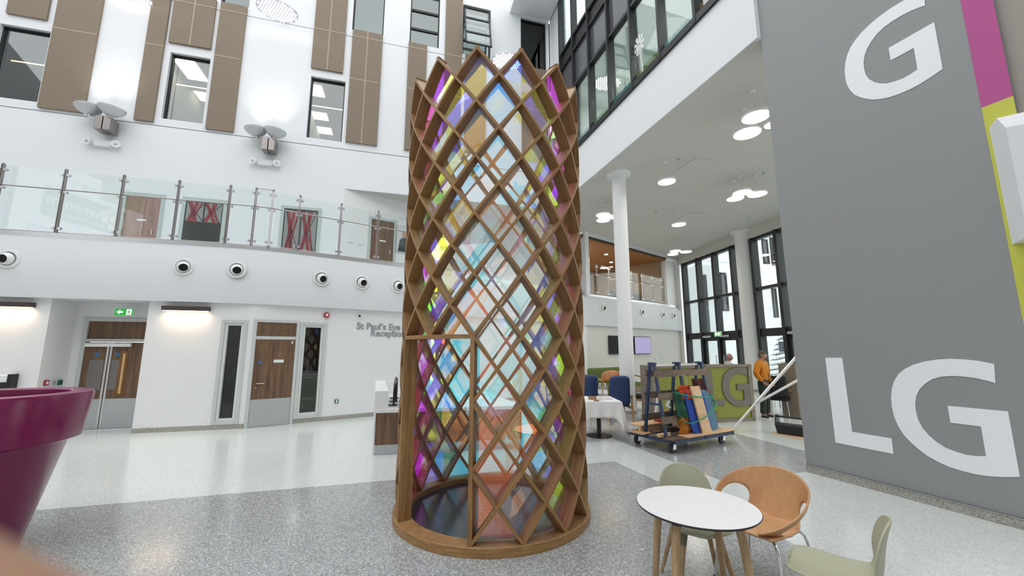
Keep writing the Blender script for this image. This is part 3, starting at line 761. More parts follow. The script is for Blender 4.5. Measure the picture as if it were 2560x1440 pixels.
FIX = {(-1, 15): COOL, (1, 15): TEAL, (0, 14): TEAL, (-2, 14): WARM, (-1, 13): COOL, (1, 13): CLEAR, (2, 14): WARM, (0, 12): COOL, (1, 11): CLEAR, (-1, 11): CLEAR,
       (0, 10): COOL, (-2, 10): COOL, (-1, 9): PEACH, (0, 8): CLEAR, (1, 9): COOL, (-1, 7): TEAL, (1, 7): CLEAR, (2, 6): WARM, (0, 6): CLEAR, (-2, 6): COOL, (0, 4): COOL, (2, 8): WARM,
       (-1, 5): TEAL, (1, 5): COOL, (2, 4): WARM, (1, 3): TEAL, (0, 2): COOL, (1, 1): CLEAR, (-1, 1): TEAL, (2, 2): CLEAR, (3, 3): WARM, (3, 5): WARM, (0, 0): COOL, (-1, 3): TEAL}
for i_ in (-6, -7, -8, -9, -10, -11, -12):
    for r_ in range(0, 8): FIX[i_, r_] = COOL if (i_ * 3 + r_) % 4 else TEAL
PLACED = []
for i in range(-14, 14):
    for r in range(0, 16):
        if (i + r) % 2: continue
        mat = FIX.get((i, r)) or rt.choice(WHEEL)
        wi = i
        kind = 'd'
        if r == 0:
            if i % 2: continue
            if -5 < i < -1: continue
            kind = 't'
        elif -5 < i < -1 and r < 6: continue
        elif i == -1 and r < 6: kind = 'r'
        elif i == -5 and r < 6: kind = 'l'
        elif -5 < i < -1 and r == 6: kind = 't'
        add_pane(kind, i, r, mat); PLACED.append((kind, i, r, mat))
# cut pieces of a second film laid on some panes
def film(i, r, poly, mat):
    o = MB().prism([(x * HX * .98, y * TDZ * .98) for x, y in poly], YF - .0015, YF - .0005, 'xz').build('film_piece', mat, tower)
    o.rotation_euler.z = TPH + i * pi / TN; o.location.z = TZ0 + r * TDZ
def arc(cx, cy, r, a0, a1, n=10): return [(cx + r * cos(radians(a0 + (a1 - a0) * k / n)), cy + r * sin(radians(a0 + (a1 - a0) * k / n))) for k in range(n + 1)]
SHAPES = [[(-.86, 0), (0, -.86), (.05, .8)], [(0, -.86), (.86, 0), (0, .02)], [(-.86, 0), (-.4, -.45), (.42, .45), (0, .86)], [(-.5, -.36), (.5, -.36), (.86, 0), (-.86, 0)],
          [(0, -.86), (.86, 0), (0, .86)], [(-.45, -.4), (-.1, -.3), (.3, .1), (.1, .45), (-.3, .2)], [(-.44, .42), (.44, .42), (0, .86)], [(-.62, -.22), (-.1, -.5), (.45, -.30), (.2, -.05), (.5, .22), (.05, .12), (-.2, .3), (-.28, .02)],
          [(-.86, 0)] + arc(-.1, -.1, .5, 160, 20)[::-1][:0] + [(0, -.86), (.2, -.5)] + arc(-.35, -.05, .5, -40, 60) + [(-.5, .36)]]
films = [COOL, WARM, TEAL, PEACH, CLEAR, TEAL]
for kind, i, r, mat in PLACED:
    if kind == 'd' and (rt.random() < .5 or (abs(i) < 4 and mat is CLEAR)):
        film(i, r, rt.choice(SHAPES), rt.choice([f for f in films if f is not mat]))
# ================================================================== LEFT SIDE: doors, windows, fittings
vp = plain('interior_dark', (.010, .010, .010), .8)
limeup = plain('lime_upholstery', hexc('6d7a12'), .8)
def narrow_window(n, fr, x0, x1, tb):
    h = holder('window_%d' % n, fr)
    z0, z1 = .10, 2.44
    f = MB(); w = .075
    f.box(x0, -.03, z0, x0 + w, .05, z1).box(x1 - w, -.03, z0, x1, .05, z1).box(x0 + w, -.03, z1 - w, x1 - w, .05, z1).box(x0 + w, -.03, z0, x1 - w, .05, z0 + w)
    f.build('architrave', M['frame_grey'], h, bevel=.008)
    f = MB(); a, b, c, d = x0 + w, x1 - w, z0 + w, z1 - w; k = .055
    f.box(a, .0, c, a + k, .12, d).box(b - k, .0, c, b, .12, d).box(a + k, .0, d - k, b - k, .12, d).box(a + k, .0, c, b - k, .12, c + k)
    f.build('window_frame', M['frame_cream'], h, bevel=.005)
    MB().box(a + k, .07, c + k, b - k, .078, d - k).build('pane', M['smoke'], h)
    r = MB(); xa, xb, dp = x0 - 1.2, x1 + (1.2 if tb else .0), 3.0
    r.add([(xa, .21, 0.02), (xb, .21, 0.02), (xb, dp, 0.02), (xa, dp, 0.02), (xa, .21, 2.7), (xb, .21, 2.7), (xb, dp, 2.7), (xa, dp, 2.7)], [(0, 1, 2, 3), (4, 7, 6, 5), (1, 5, 6, 2), (0, 3, 7, 4), (2, 6, 7, 3)])
    r.build('room_shell', plain('dim_room_%d' % n, (.05, .05, .048), .9), h)
    if tb:
        area('room_lamp', (x0 + .2, 1.2, 2.6), .5, 14, parent=h)  # unseen fill added so the lime bench shows in the dim room
        MB().box(x0 - .8, .9, .28, x1 + .8, 1.1, 1.02).box(x0 - .8, .4, .28, x1 + .8, .95, .5).build('lime_bench', limeup, h, bevel=.03)
        MB().box(x0 - .3, 1.3, 1.04, x1 + .5, 1.6, 1.07).box(x0 + .42, 1.25, .9, x0 + .46, 1.29, 1.5).build('screen_rail', M['kick'], h)
    else:
        MB().box(x0 - .3, .8, 1.0, x1, 1.3, 1.04).box(x0 - .3, .9, 1.5, x1, 1.2, 1.52).build('shelf', M['kick'], h)
        MB().box(x0, .95, 1.04, x0 + .2, 1.2, 1.3).box(x0 + .25, .95, .5, x0 + .4, 1.2, .8).build('stored_box', M['frame_cream'], h)
narrow_window(11, L1, wa0, wa1, False)
narrow_window(12, L2, wb0, wb1, True)
bluesign = plain('blue_sign', hexc('2f6ea5'), .5); greensign = plain('green_plate', hexc('1f6b4a'), .5); redp = plain('red_plastic', hexc('a8283c'), .4)
def disc(mb, x, z, y, r, t=.004, n=20): return mb.lathe([(.0005, y), (r, y), (r, y + t), (.0005, y + t)], n, (x, 0, z), axis='y')
# single door
d1h = holder('door_1', L2)
a0, a1 = L2.px(620, 1050)[0], L2.px(727, 960)[0]
a1 = L2.px(722, 1058)[0]
lz = 1.99
f = MB(); w = .07
f.box(a0 - w, -.03, 0, a0, .1, 2.47).box(a1, -.03, 0, a1 + w, .1, 2.47).box(a0, -.03, 2.40, a1, .1, 2.47).box(a0, -.02, lz + .01, a1, .1, lz + .08)
f.build('door_frame', M['frame_grey'], d1h, bevel=.006)
MB().box(a0, -.008, lz + .08, a1, .03, 2.40).build('over_panel', M['doorwood'], d1h)
lf = MB().box(a0 + .004, -.01, .008, a1 - .004, .035, lz).build('door_leaf', M['doorwood'], d1h)
MB().box(a0 + .006, -.014, .01, a1 - .006, -.01, .62).build('kick_plate', M['kick'], lf)
MB().tube([(a0 + .09, -.012, .98), (a0 + .09, -.06, .98), (a0 + .25, -.06, .98)], .011).build('lever_handle', M['steel'], lf)
MB().box(a0 + .075, -.016, .87, a0 + .105, -.01, .90).build('keyhole_plate', M['steel'], lf)
disc(MB(), a0 + .13, 1.46, -.016, .04).build('round_sign', bluesign, lf)
sg = MB().box(a0 + .40, -.018, 1.45, a0 + .61, -.01, 1.52).build('name_plate', M['whitep'], lf)
MB().box(a1 - .09, -.016, 1.9, a1 - .05, -.01, 1.96).build('corner_sign', M['frame_grey'], lf)
# double door in its recess
d2 = holder('door_2', L1, 0, DDY)
b0 = L1.px(216, 852, DDY)[0]; bm = L1.px(278, 856, DDY)[0]; b1 = DDX1
lz = L1.px(278, 856, DDY)[1]
f = MB(); f.box(b0 - .08, -.03, 0, b0, .1, 2.48).box(b1, -.03, 0, b1 + .08, .1, 2.48).box(b0, -.03, 2.40, b1, .1, 2.48).box(b0, -.02, lz + .01, b1, .1, lz + .08)
f.build('door_frame', M['frame_grey'], d2, bevel=.006)
MB().box(b0, .02, lz + .08, b1, .06, 2.40).build('over_panel', M['doorwood'], d2)
for k, (p, q) in enumerate(((b0, bm), (bm, b1))):
    lf = MB().box(p + .004, -.01, .01, q - .004, .035, lz).build('door_leaf', M['doorwood'], d2)
    MB().box(p + .006, -.014, .012, q - .006, -.01, .66).build('kick_plate', M['kick'], lf)
    e = (q - .05) if k == 0 else (p + .012)
    MB().box(e, -.018, .012, e + .04, -.01, lz - .01).build('edge_strip', M['steel'], lf)
    pl = (q - .34) if k == 0 else (p + .07)
    MB().box(pl, -.016, .86, pl + (.27 if k == 0 else .20), -.01, 1.53).build('push_plate', M['push'], lf)
    disc(MB(), (q - .22) if k == 0 else (p + .16), 1.65, -.018, .045).build('round_sign', bluesign, lf)
    if k == 1:
        va, vb = L1.px(300, 900, DDY)[0], L1.px(320, 900, DDY)[0]
        MB().box(va, -.02, .72, vb, -.01, 1.72).build('vision_frame', wood('vision_frame_wood', hexc('8f6238'), hexc('6e4a2a')), lf)
        MB().box(va + .06, -.024, .77, vb - .05, -.018, 1.67).build('vision_pane', emit('lit_corridor_glass', hexc('c8a878'), .5), lf)
MB().box(bm - .42, -.1, lz - .10, bm + .42, -.03, lz - .02).build('door_closer', M['whitep'], d2)
# emergency exit sign
exs = thing('exit_sign', 'green lit exit sign with white arrow and running figure above the double doors', 'sign', L1.w(0, .45, 0), L1.a)
ex0, ez1 = L1.px(287, 770, .45); ex1, ez0 = L1.px(333, 790, .45)
MB().box(ex0, 0, ez0, ex1, .04, ez1).build('sign_case', M['whitep'], exs, bevel=.005)
MB().box(ex0 + .012, -.004, ez0 + .012, ex1 - .012, .0, ez1 - .012).build('green_face', emit('exit_green', hexc('2f9a3c'), .9), exs)
ew, eh = ex1 - ex0, ez1 - ez0; wem = emit('exit_white', (.9, 1, .85), 1.5)
cx, cz = ex0 + ew * .30, (ez0 + ez1) / 2
MB().prism([(cx - ew * .18, cz), (cx - .0, cz + eh * .28), (cx + ew * .03, cz + eh * .28), (cx - ew * .06, cz + eh * .10), (cx + ew * .15, cz + eh * .10), (cx + ew * .15, cz - eh * .10), (cx - ew * .06, cz - eh * .10), (cx + ew * .03, cz - eh * .28), (cx, cz - eh * .28)], -.008, -.004, 'xz').build('white_arrow', wem, exs)
px = ex0 + ew * .76
MB().box(px - ew * .13, -.008, cz - eh * .36, px + ew * .13, -.004, cz + eh * .36).build('white_doorway', wem, exs)
gm = emit('exit_figure_green', hexc('1f6b2c'), .5)
g = disc(MB(), px + ew * .02, cz + eh * .24, -.012, eh * .07)
for p_, q_ in (((px, cz + .14 * eh), (px - .02 * ew, cz - .05 * eh)), ((px - .02 * ew, cz - .05 * eh), (px + .05 * ew, cz - .16 * eh)), ((px + .05 * ew, cz - .16 * eh), (px + .03 * ew, cz - .32 * eh)), ((px - .02 * ew, cz - .05 * eh), (px - .10 * ew, cz - .2 * eh)),
              ((px, cz + .12 * eh), (px + .09 * ew, cz + .02 * eh)), ((px, cz + .12 * eh), (px - .08 * ew, cz + .06 * eh))):
    g.beam((p_[0], -.010, p_[1]), (q_[0], -.010, q_[1]), eh * .08, .004, (0, 1, 0))
g.build('running_figure', gm, exs)
MB().tube([((ex0 + ex1) / 2, .02, ez1), ((ex0 + ex1) / 2, .02, 2.82)], .008).build('hanger', M['whitep'], exs)
# brown wall lights
def wall_light(x0, x1, label):
    t = thing('wall_light', label, 'lamp', L1.w((x0 + x1) / 2, 0, 2.665), L1.a, 'brown bar lights under the balcony')
    h = (x1 - x0) / 2
    MB().box(-h, -.14, -.045, h, -.001, .055).build('housing', M['brownbox'], t, bevel=.006)
    MB().box(-h + .02, -.12, -.052, h - .02, -.03, -.045).build('diffuser', emit('warm_strip', (1.0, .80, .58), 3.0), t)
    area('warm_strip_light', (0, -.09, -.06), 2 * h - .1, 3.2, (1, .74, .50), size_y=.08, parent=t, spread=radians(150))
bl0, bl1 = L1.px(405, 772, -.1)[0], L1.px(522, 774, -.1)[0]
wall_light(bl0, bl1, 'brown bar light glowing downwards on the wall right of the double doors')
bl2 = L1.px(80, 763, -.1)[0]
wall_light(bl2 - (bl1 - bl0), bl2, 'brown bar light glowing downwards on the wall left of the double doors')
# small fittings in the recess and on the walls
RTN = Frame(L1.w(rx0, 0, 0), L1.n)
def plate(name, label, cat, fr, u, v, w, h, mat, t=.02, y=0, group=None):
    x, z = fr.px(u, v, y)
    o = MB().box(-w / 2, -t, -h / 2, w / 2, 0, h / 2).build(name, mat, None, bevel=.003, loc=fr.w(x, y, z), rz=fr.a); return tag(o, label, cat, group)
for u, mat, lab in ((115, redp, 'red fire call point in the door recess'), (128, M['frame_grey'], 'grey switch plate between the red and green call points'), (140, greensign, 'green door release box in the door recess')):
    x, z = RTN.px(u, 957, 0); x = {115: .20, 128: .38, 140: .56}[u]
    q = MB().box(-.055, -.03, -.055, .055, -.001, .055).build({115: 'call_point', 128: 'switch_plate', 140: 'door_release'}[u], mat, None, bevel=.004, loc=RTN.w(x, 0, z), rz=RTN.a)
    tag(q, lab, 'switch')
    MB().box(-.03, -.034, -.03, .03, -.03, .03).build('face', M['whitep'] if u == 115 else M['black'] if u == 140 else M['kick'], q)
dsp = thing('hand_gel_dispenser', 'black and white hand gel dispenser on the wall behind the magenta planter', 'dispenser', L1.w(L1.px(24, 955)[0], 0, L1.px(24, 955)[1]), L1.a)
MB().box(.06, -.16, -.14, .13, -.001, .16).build('back_plate', M['black'], dsp, bevel=.006); MB().box(-.13, -.15, .0, .06, -.02, .15).build('cartridge', M['whitep'], dsp, bevel=.02); MB().box(-.17, -.15, -.14, .06, -.02, -.0).build('drip_tray', M['black'], dsp, bevel=.01)
x, z = L2.px(816, 788)
t = thing('fire_alarm_sounder', 'red round fire alarm sounder high on the white wall', 'alarm', L2.w(x, 0, z), L2.a)
MB().lathe([(.07, -.001), (.075, -.03), (.06, -.08), (.001, -.085)], 20, axis='y').build('sounder_base', redp, t, smooth=True)
MB().lathe([(.035, -.084), (.03, -.10), (.001, -.105)], 16, axis='y').build('strobe', M['whitep'], t, smooth=True)
x, z = L2.px(898, 790)
t = thing('dome_camera', 'small white dome camera above the grey lettering', 'camera', L2.w(x, 0, z), L2.a)
MB().lathe([(.06, -.001), (.06, -.03), (.05, -.04), (.001, -.042)], 20, axis='y').build('camera_base', M['whitep'], t)
MB().lathe([(.032, -.04), (.028, -.062), (.015, -.075), (.001, -.078)], 16, axis='y').build('lens_dome', M['black'], t, smooth=True)
x, z = L2.px(841, 1003)
t = thing('door_release_button', 'small green door release box low on the wall beside the reception desk', 'switch', L2.w(x, 0, z), L2.a)
MB().box(-.045, -.03, -.045, .045, -.001, .045).build('case', greensign, t, bevel=.004); MB().box(-.02, -.034, -.03, .02, -.03, .03).build('button', M['whitep'], t)
# grey raised lettering
lt = thing('reception_lettering', 'raised grey letters naming the eye unit reception on the white wall', 'sign', L2.w(0, 0, 0), L2.a)
x0, z = L2.px(893, 815); x1, zb = L2.px(1045, 823); zz = L2.px(893, 806.5)
lx = (L2.px(892, 815)[0] + L2.px(1042, 826)[0]) / 2
z1 = L2.px(945, 817)[1]; z2 = L2.px(965, 834)[1]
sc = .25
o1 = text('letters', "St Paul\u2019s Eye Unit", M['letter'], lt, (0, -.008, 0), sc, extrude=.008, offset=.0045, align='LEFT')
xs_ = [v.co.x for v in o1.data.vertices]; wid = max(xs_) - min(xs_)
target = L2.px(1000, 822)[0] - L2.px(892, 815)[0]
print('kx'); part = text('letters', "St Paul\u2019s Eye", M['letter'], lt, (0, -.008, 0), sc, extrude=.008, offset=.0045, align='LEFT')
xp = [v.co.x for v in part.data.vertices]; kx = target / (max(xp) - min(xp)); bpy.data.objects.remove(part)
o1.location = (L2.px(892, 815)[0] - min(xs_) * kx, -.008, z1); o1.scale = (kx, 1, 1)
o2 = text('letters', "Reception", M['letter'], lt, (0, -.008, 0), sc, extrude=.008, offset=.0045, align='LEFT')
o2.location = (L2.px(926, 833)[0], -.008, z2); o2.scale = (kx, 1, 1)
# jet nozzles on the balcony edge
def nozzle(fr, u, v, y, label, ang=(-.3, -.35)):
    x, z = fr.px(u, v, y)
    t = thing('jet_nozzle', label, 'vent', fr.w(x, y, z), fr.a, 'round jet nozzles along the balcony edge')
    MB().lathe([(.205, -.002), (.20, -.018), (.15, -.026), (.138, -.012), (.138, .0)], 32, axis='y').build('flange', M['whitep'], t, smooth=True)
    b = MB().lathe([(.130, -.02)] + [(.130 * cos(a), -.02 - .10 * sin(a)) for a in (.2, .35, .5, .65, .8)] + [(.086, -.108), (.082, -.05), (.001, -.05)], 32, axis='y').build('nozzle_ball', M['whitep'], t, smooth=True)
    b.rotation_euler = (ang[1], 0, ang[0])
    hb_ = MB().lathe([(.081, -.098), (.001, -.098)], 24, axis='y').build('nozzle_bore', M['blackm'], b)
    MB().lathe([(.141, -.013), (.131, -.013)], 32, axis='y').build('shadow_gap', M['dark'], t)
nozzle(L1, 20, 647, -.12, 'white jet nozzle at the left picture edge, turned left', (-.15, .15)); nozzle(L1, 459, 667, -.12, 'white jet nozzle above the bar light right of the double doors', (.38, .3))
nozzle(L1, 592, 674, -.12, 'white jet nozzle above the narrow window left of the single door', (.38, .3))
nozzle(L2, 804, 696, -.12, 'white jet nozzle above the red fire alarm', (.25, .25)); nozzle(L2, 905, 706, -.12, 'white jet nozzle above the grey lettering', (.22, .22)); nozzle(L2, 995, 715, -.12, 'white jet nozzle touching the left edge of the tower', (.2, .2))
# ---- glass balustrade
CLAMP = MB().box(-.026, -.03, -.025, .026, .03, .025).mesh('clamp', M['steel'])
def balustrade(name, label, posts, ztop, zb, mids, inner=None, capped=None, bays=None):
    """posts: plan points; each bay gets an upper and a lower pane"""
    t = thing(name, label, 'balustrade', (posts[0].x, posts[0].y, zb))
    o = posts[0]; L = [p - o for p in posts]; H = ztop - zb
    for i, p in enumerate(L):
        d = (L[min(i + 1, len(L) - 1)] - L[max(i - 1, 0)]).normalized(); n = Vector((-d.y, d.x))
        m = MB()
        for s_ in (-.016, .016):
            a = p + d * s_
            m.beam((a.x, a.y, 0), (a.x, a.y, H), .010, .055, (n.x, n.y, 0))
        m.tube([(p.x, p.y, H - .02), (p.x, p.y, H + .015)], .026, 12); m.tube([(p.x, p.y, .0), (p.x, p.y, .06)], .03, 12)
        po = m.build('post', M['bronze'], t)
        for zc in (H - .13, H * mids - .07, .16):
            for s_ in (-.055, .055):
                a = p + d * s_; co_ = bpy.data.objects.new('clamp', CLAMP); COL.objects.link(co_); co_.parent = po; co_.location = (a.x, a.y, zc); co_.rotation_euler.z = atan2(d.y, d.x)
    for i, (p, q) in enumerate(zip(L, L[1:])):
        d = (q - p).normalized(); a, b = p + d * .05, q - d * .05; n = Vector((-d.y, d.x)) * .006
        for z0, z1 in ((.10, H * mids - .03), (H * mids + .01, H - .03)):
            m = MB(); m.add([(a.x - n.x, a.y - n.y, z0), (b.x - n.x, b.y - n.y, z0), (b.x - n.x, b.y - n.y, z1), (a.x - n.x, a.y - n.y, z1), (a.x + n.x, a.y + n.y, z0), (b.x + n.x, b.y + n.y, z0), (b.x + n.x, b.y + n.y, z1), (a.x + n.x, a.y + n.y, z1)],
                            [(0, 1, 2, 3), (7, 6, 5, 4), (3, 2, 6, 7), (0, 4, 5, 1), (0, 3, 7, 4), (1, 5, 6, 2)])
            m.build('glass_pane', M['balglass'], t)
        if not (capped and i in capped):
            pass
        else:
            MB().beam((p.x, p.y, H), (q.x, q.y, H), .05, .02).build('cap_rail', M['steel'], t)
        MB().tube([(p.x, p.y, H * mids - .01), (q.x, q.y, H * mids - .01)], .016, 8).build('mid_rail', M['bronze'], t)
        MB().tube([(p.x, p.y, .07), (q.x, q.y, .07)], .010, 6).build('bottom_rail', M['bronze'], t)
    return t
PP = []
for u, v in ((10, 410), (167, 426), (312, 439), (450, 454), (577.6, 467), (642, 473)):
    PP.append(L1.w(L1.px(u, v, .12)[0], .12, 0).to_2d())
for u, v in ((684, 479), (751, 495), (854, 517), (946, 538.5)):
    PP.append(L2.w(L2.px(u, v, .12)[0], .12, 0).to_2d())
PP = [PP[0] - (PP[1] - PP[0])] + PP
PP += [PP[-1] + (PP[-1] - PP[-2]) * k for k in (1, 2, 3)]
ztp = L1.px(312, 439, .12)[1]
balustrade('balustrade', 'steel and glass balustrade on the left balcony above the double doors', PP, ztp, ZF + .06, .70, capped=(6,))
# ---- balcony doors
def bdoor(n, fr, x0, x1, mat, kind):
    h = holder('door_%d' % n, fr)
    z0, z1, w = ZF, 6.2, .09
    f = MB().box(x0 - w, -.03, z0, x0, .03, z1 + w).box(x1, -.03, z0, x1 + w, .03, z1 + w).box(x0, -.03, z1, x1, .03, z1 + w)
    f.build('door_frame', plain('pale_green_frame_%d' % n, hexc('b9c4c0'), .5), h)
    lf = MB().box(x0, -.012, z0 + .01, x1, -.002, z1).build('door_leaf', mat, h)
    if kind == 'wood':
        xm = (x0 + x1) / 2
        MB().box(xm - .1, -.018, 5.45, xm + .12, -.012, 5.50).build('name_plate', M['whitep'], lf)
        MB().box(x1 - .14, -.03, 5.05, x1 - .11, -.012, 5.2).build('pull_handle', M['steel'], lf)
    else:
        # crossing dark red ribbons over grey, black below
        def strip(xa, za, xb, zb_, w_, m_): MB().beam((xa, -.016, za), (xb, -.016, zb_), w_, .004, (0, 1, 0)).build('film_ribbon', m_, lf)
        rr = plain('red_film_%d' % n, hexc('8a3038'), .5); gr = plain('grey_film_%d' % n, hexc('8a8f8b'), .5); bk = M['black']
        zlo = 5.55 if kind == 'low' else 4.75
        MB().box(x0 + .03, -.015, zlo, x1 - .03, -.013, z1 - .05).build('grey_film', gr, lf)
        W_ = x1 - x0
        for k, (fa, fb_) in enumerate(((.12, .30), (.30, .12), (.55, .80), (.80, .55), (.9, .70), (.2, .42))):
            strip(x0 + W_ * fa, zlo, x0 + W_ * fb_, z1 - .06, .10 if k < 4 else .05, rr)
        for fa, fb_ in ((.05, .5), (.5, .95), (.5, .05), (.95, .5)): strip(x0 + W_ * fa, zlo, x0 + W_ * fb_, z1 - .06, .02, bk)
        MB().box((x0 + x1) / 2 - .02, -.02, z0 + .02, (x0 + x1) / 2 + .02, -.012, z1).build('meeting_stile', M['frame_dark'], lf)
bdoor(3, FAC, FAC.px(318, 490)[0], FAC.px(405, 495)[0], M['doorpink'], 'wood')
gd = plain('dark_door_glass', (.03, .032, .03), .15)
bdoor(4, FAC, FAC.px(466, 505)[0], FAC.px(560, 512)[0], gd, 'low')
bdoor(5, FAC, FAC.px(711, 528)[0], FAC.px(796, 536)[0], gd, 'high')
bdoor(6, BW, BW.px(929, 550)[0], BW.px(985.6, 562)[0], M['doorwood'], 'wood')
for u, v, lab in ((875, 601, 'white light switch on the balcony wall'), (901, 606, 'white socket plate right of the balcony light switch')):
    plate('switch_plate', lab, 'switch', BW if u > 861 else FAC, u, v, .16, .13, M['whitep'], .02)
px0, pz0 = BW.px(1006, 627); px1, pz1 = BW.px(1018, 572)
pt = thing('portrait_picture', 'grey framed photograph of a person in dark clothes on the balcony wall beside the tower', 'picture', BW.w((px0 + px1) / 2, 0, (pz0 + pz1) / 2), BW.a)
MB().box(-.35, -.03, -.5, .35, -.001, .5).build('picture_frame', M['frame_grey'], pt); MB().box(-.31, -.034, -.46, .31, -.03, .46).build('print', plain('photo_ground', hexc('c8c9c6'), .4), pt)
g = MB().prism([(-.25, -.46), (.25, -.46), (.2, -.05), (.1, .05), (-.1, .05), (-.2, -.05)], -.038, -.034, 'xz').build('printed_clothes', plain('print_black', (.03, .03, .035), .5), pt)
disc(MB(), 0, .17, -.038, .12).build('printed_face', plain('print_skin', hexc('b58a72'), .5), pt)
# ---- wall uplights, emergency lights and the faceted reflector discs above them
def uplight(u, v, label):
    x, z = FAC.px(u, v, -.3)
    t = thing('wall_uplight', label, 'lamp', FAC.w(x, 0, z), FAC.a, 'twin-dish projectors on the white facade')
    MB().box(-.17, -.42, -.24, .0, -.06, .17).box(.02, -.42, -.24, .19, -.06, .17).box(-.12, -.06, -.15, .14, -.001, .1).build('ballast_box', M['bronze'], t, bevel=.01)
    for k, (cx, cy) in enumerate(((-.36, -.36), (.18, -.42))):
        b = MB().lathe([(.04, -.10), (.12, -.085), (.26, .02), (.31, .10), (.31, .14), (.28, .14), (.05, .12), (.001, .12)], 28, (0, 0, 0)).build('dish', plain('cast_grey', (.62, .64, .65), .4, metal=.3) if 'cast' not in M else M['cast'], t, smooth=True)
        M['cast'] = b.data.materials[0]
        b.location = (cx, cy, .28); b.rotation_euler = (radians(4), radians(-6 if k == 0 else 6), 0)
        MB().lathe([(.001, -.16), (.05, -.16), (.05, -.09), (.001, -.09)], 14).build('dish_knob', M['steel'], b)
        sp = bpy.data.lights.new('uplight_beam', 'SPOT'); sp.energy = 30; sp.spot_size = radians(76); sp.spot_blend = .8; sp.color = (1, .97, .93); sp.shadow_soft_size = .2
        so = bpy.data.objects.new('uplight_beam', sp); COL.objects.link(so); so.parent = t; so.location = (cx, cy - .05, .55); so.rotation_euler = (pi + radians(-8), 0, 0)
    MB().tube([(-.36, -.36, .12), (-.08, -.3, .1)], .035, 8).build('dish_arm', M['steel'], t)
uplight(262, 308, 'twin-dish projector on the facade below the second ribbed panel from the left')
uplight(672, 360, 'twin-dish projector on the facade left of the lit window with three ceiling lights')
def twin_spot(u, v, label):
    x, z = FAC.px(u, v, -.05)
    t = thing('emergency_light', label, 'lamp', FAC.w(x, 0, z), FAC.a, 'emergency twin spots on the facade')
    MB().box(-.20, -.12, -.09, .20, -.001, .10).build('battery_case', M['whitep'], t, bevel=.015)
    for s_ in (-1, 1):
        b = MB().lathe([(.001, .05), (.07, .04), (.105, -.03), (.11, -.06), (.09, -.065), (.001, -.05)], 20, axis='y').build('lamp_head', M['whitep'], t, smooth=True)
        b.location = (s_ * .32, -.1, 0); b.rotation_euler = (0, 0, s_ * .3)
        MB().tube([(0, .03, 0), (-s_ * .12, .05, 0)], .025, 8).build('arm', M['whitep'], b)
        MB().lathe([(.04, -.064), (.03, -.075), (.001, -.078)], 12, axis='y').build('bulb', M['kick'], b)
twin_spot(259, 360, 'white twin-spot emergency light below the left projector'); twin_spot(664, 408, 'white twin-spot emergency light below the right projector')
refl_e = emit('mirror_facet_glow', (1.0, .97, .98), 4.5); refl_d = plain('mirror_disc_edge', (.62, .60, .66), .35, metal=.5)  # facets emit, standing in for the projector light they would mirror
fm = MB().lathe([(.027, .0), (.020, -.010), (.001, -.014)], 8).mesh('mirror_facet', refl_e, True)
def refl(u, v, z, label, r=.58, tilt=.16):
    p = onz(u, v, z)
    t = thing('reflector_disc', label, 'lamp', p, FAC.a, 'faceted mirror discs over the projectors')
    b = MB().lathe([(.001, .03), (r, .03), (r, .0), (.001, .0)], 40).build('mirror_plate', refl_d, t); t.rotation_euler = (tilt, 0, FAC.a)
    n = 0; st = .088
    for iy in range(-7, 8):
        for ix in range(-7, 8):
            x, y = ix * st + (st / 2 if iy % 2 else 0), iy * st * .87
            if hypot(x, y) > r - .04: continue
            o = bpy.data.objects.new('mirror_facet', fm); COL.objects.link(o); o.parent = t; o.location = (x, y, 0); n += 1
    MB().tube([(0, 0, .03), (0, .9, .25)], .02, 8).build('support_arm', M['steel'], t)
    return t
refl(694, 28, 12.35, 'glowing faceted mirror disc in front of the facade above the right projector'); refl(1268, 154, 12.35, 'glowing faceted mirror disc seen behind the crown of the tower')
refl(318, -16, 12.35, 'glowing faceted mirror disc cut by the top picture edge')
# ---- magenta planter
pl = thing('planter', 'large magenta tapered round planter with thick rim at the left picture edge', 'planter', (-4.74, 3.68, 0))
mg = plain('magenta_plastic', hexc('7d0c4c'), .24, var=.04, spec=.6)
R = .71
MB().lathe([(.001, .0), (.372, .0), (.38, .01), (.575, .90), (.60, .925), (.664, .94), (R, 1.33), (R - .008, 1.355), (R - .02, 1.36), (R - .15, 1.36), (R - .162, 1.35), (.52, .95), (.50, .94), (.001, .94)], 72).build('pot', mg, pl, smooth=True)
MB().lathe([(.001, 1.0), (.53, .99)], 40).build('soil', plain('dark_soil', (.03, .022, .016), .95, bmp=.8, bscale=60), pl)
# ---- reception desk
DK = Frame((-2.355, 7.079), (.98, .20))
far = onz(939, 945, 1.12); fd = Vector((far.x + 2.355, far.y - 7.079)); fl_ = fd.length; print('desk', far, DK.px(930, 978), DK.px(931, 1025), fl_)
rd = thing('reception_desk', 'white reception desk with walnut panel beside the left foot of the tower', 'counter', (-2.355, 7.079, 0), DK.a)
zt1 = DK.px(930, 978)[1]; zt2 = DK.px(931, 1024)[1]
wl_ = max(fl_ * .95, 2.5)
sk = fd.rotate(Matrix.Rotation(0, 2)) if False else None
ca, sa = cos(-DK.a), sin(-DK.a); gx, gy = fd.x * ca - fd.y * sa, fd.x * sa + fd.y * ca; g_ = Vector((gx, gy)).normalized()
def dk(x, y): return (x + g_.x * y, g_.y * y)
lam = plain('white_laminate', (.82, .82, .82), .3)
def slab(name, x0, x1, y0, y1, z0, z1, mat, par=None): return MB().prism([dk(x0, y0), dk(x1, y0), dk(x1, y1), dk(x0, y1)], z0, z1).build(name, mat, par or rd, bevel=.004)
slab('side_screen', 0.0, .22, 0, wl_, .0, zt1, lam)
slab('worktop', .22, 2.6, 0, wl_, zt2 - .06, zt2, lam)
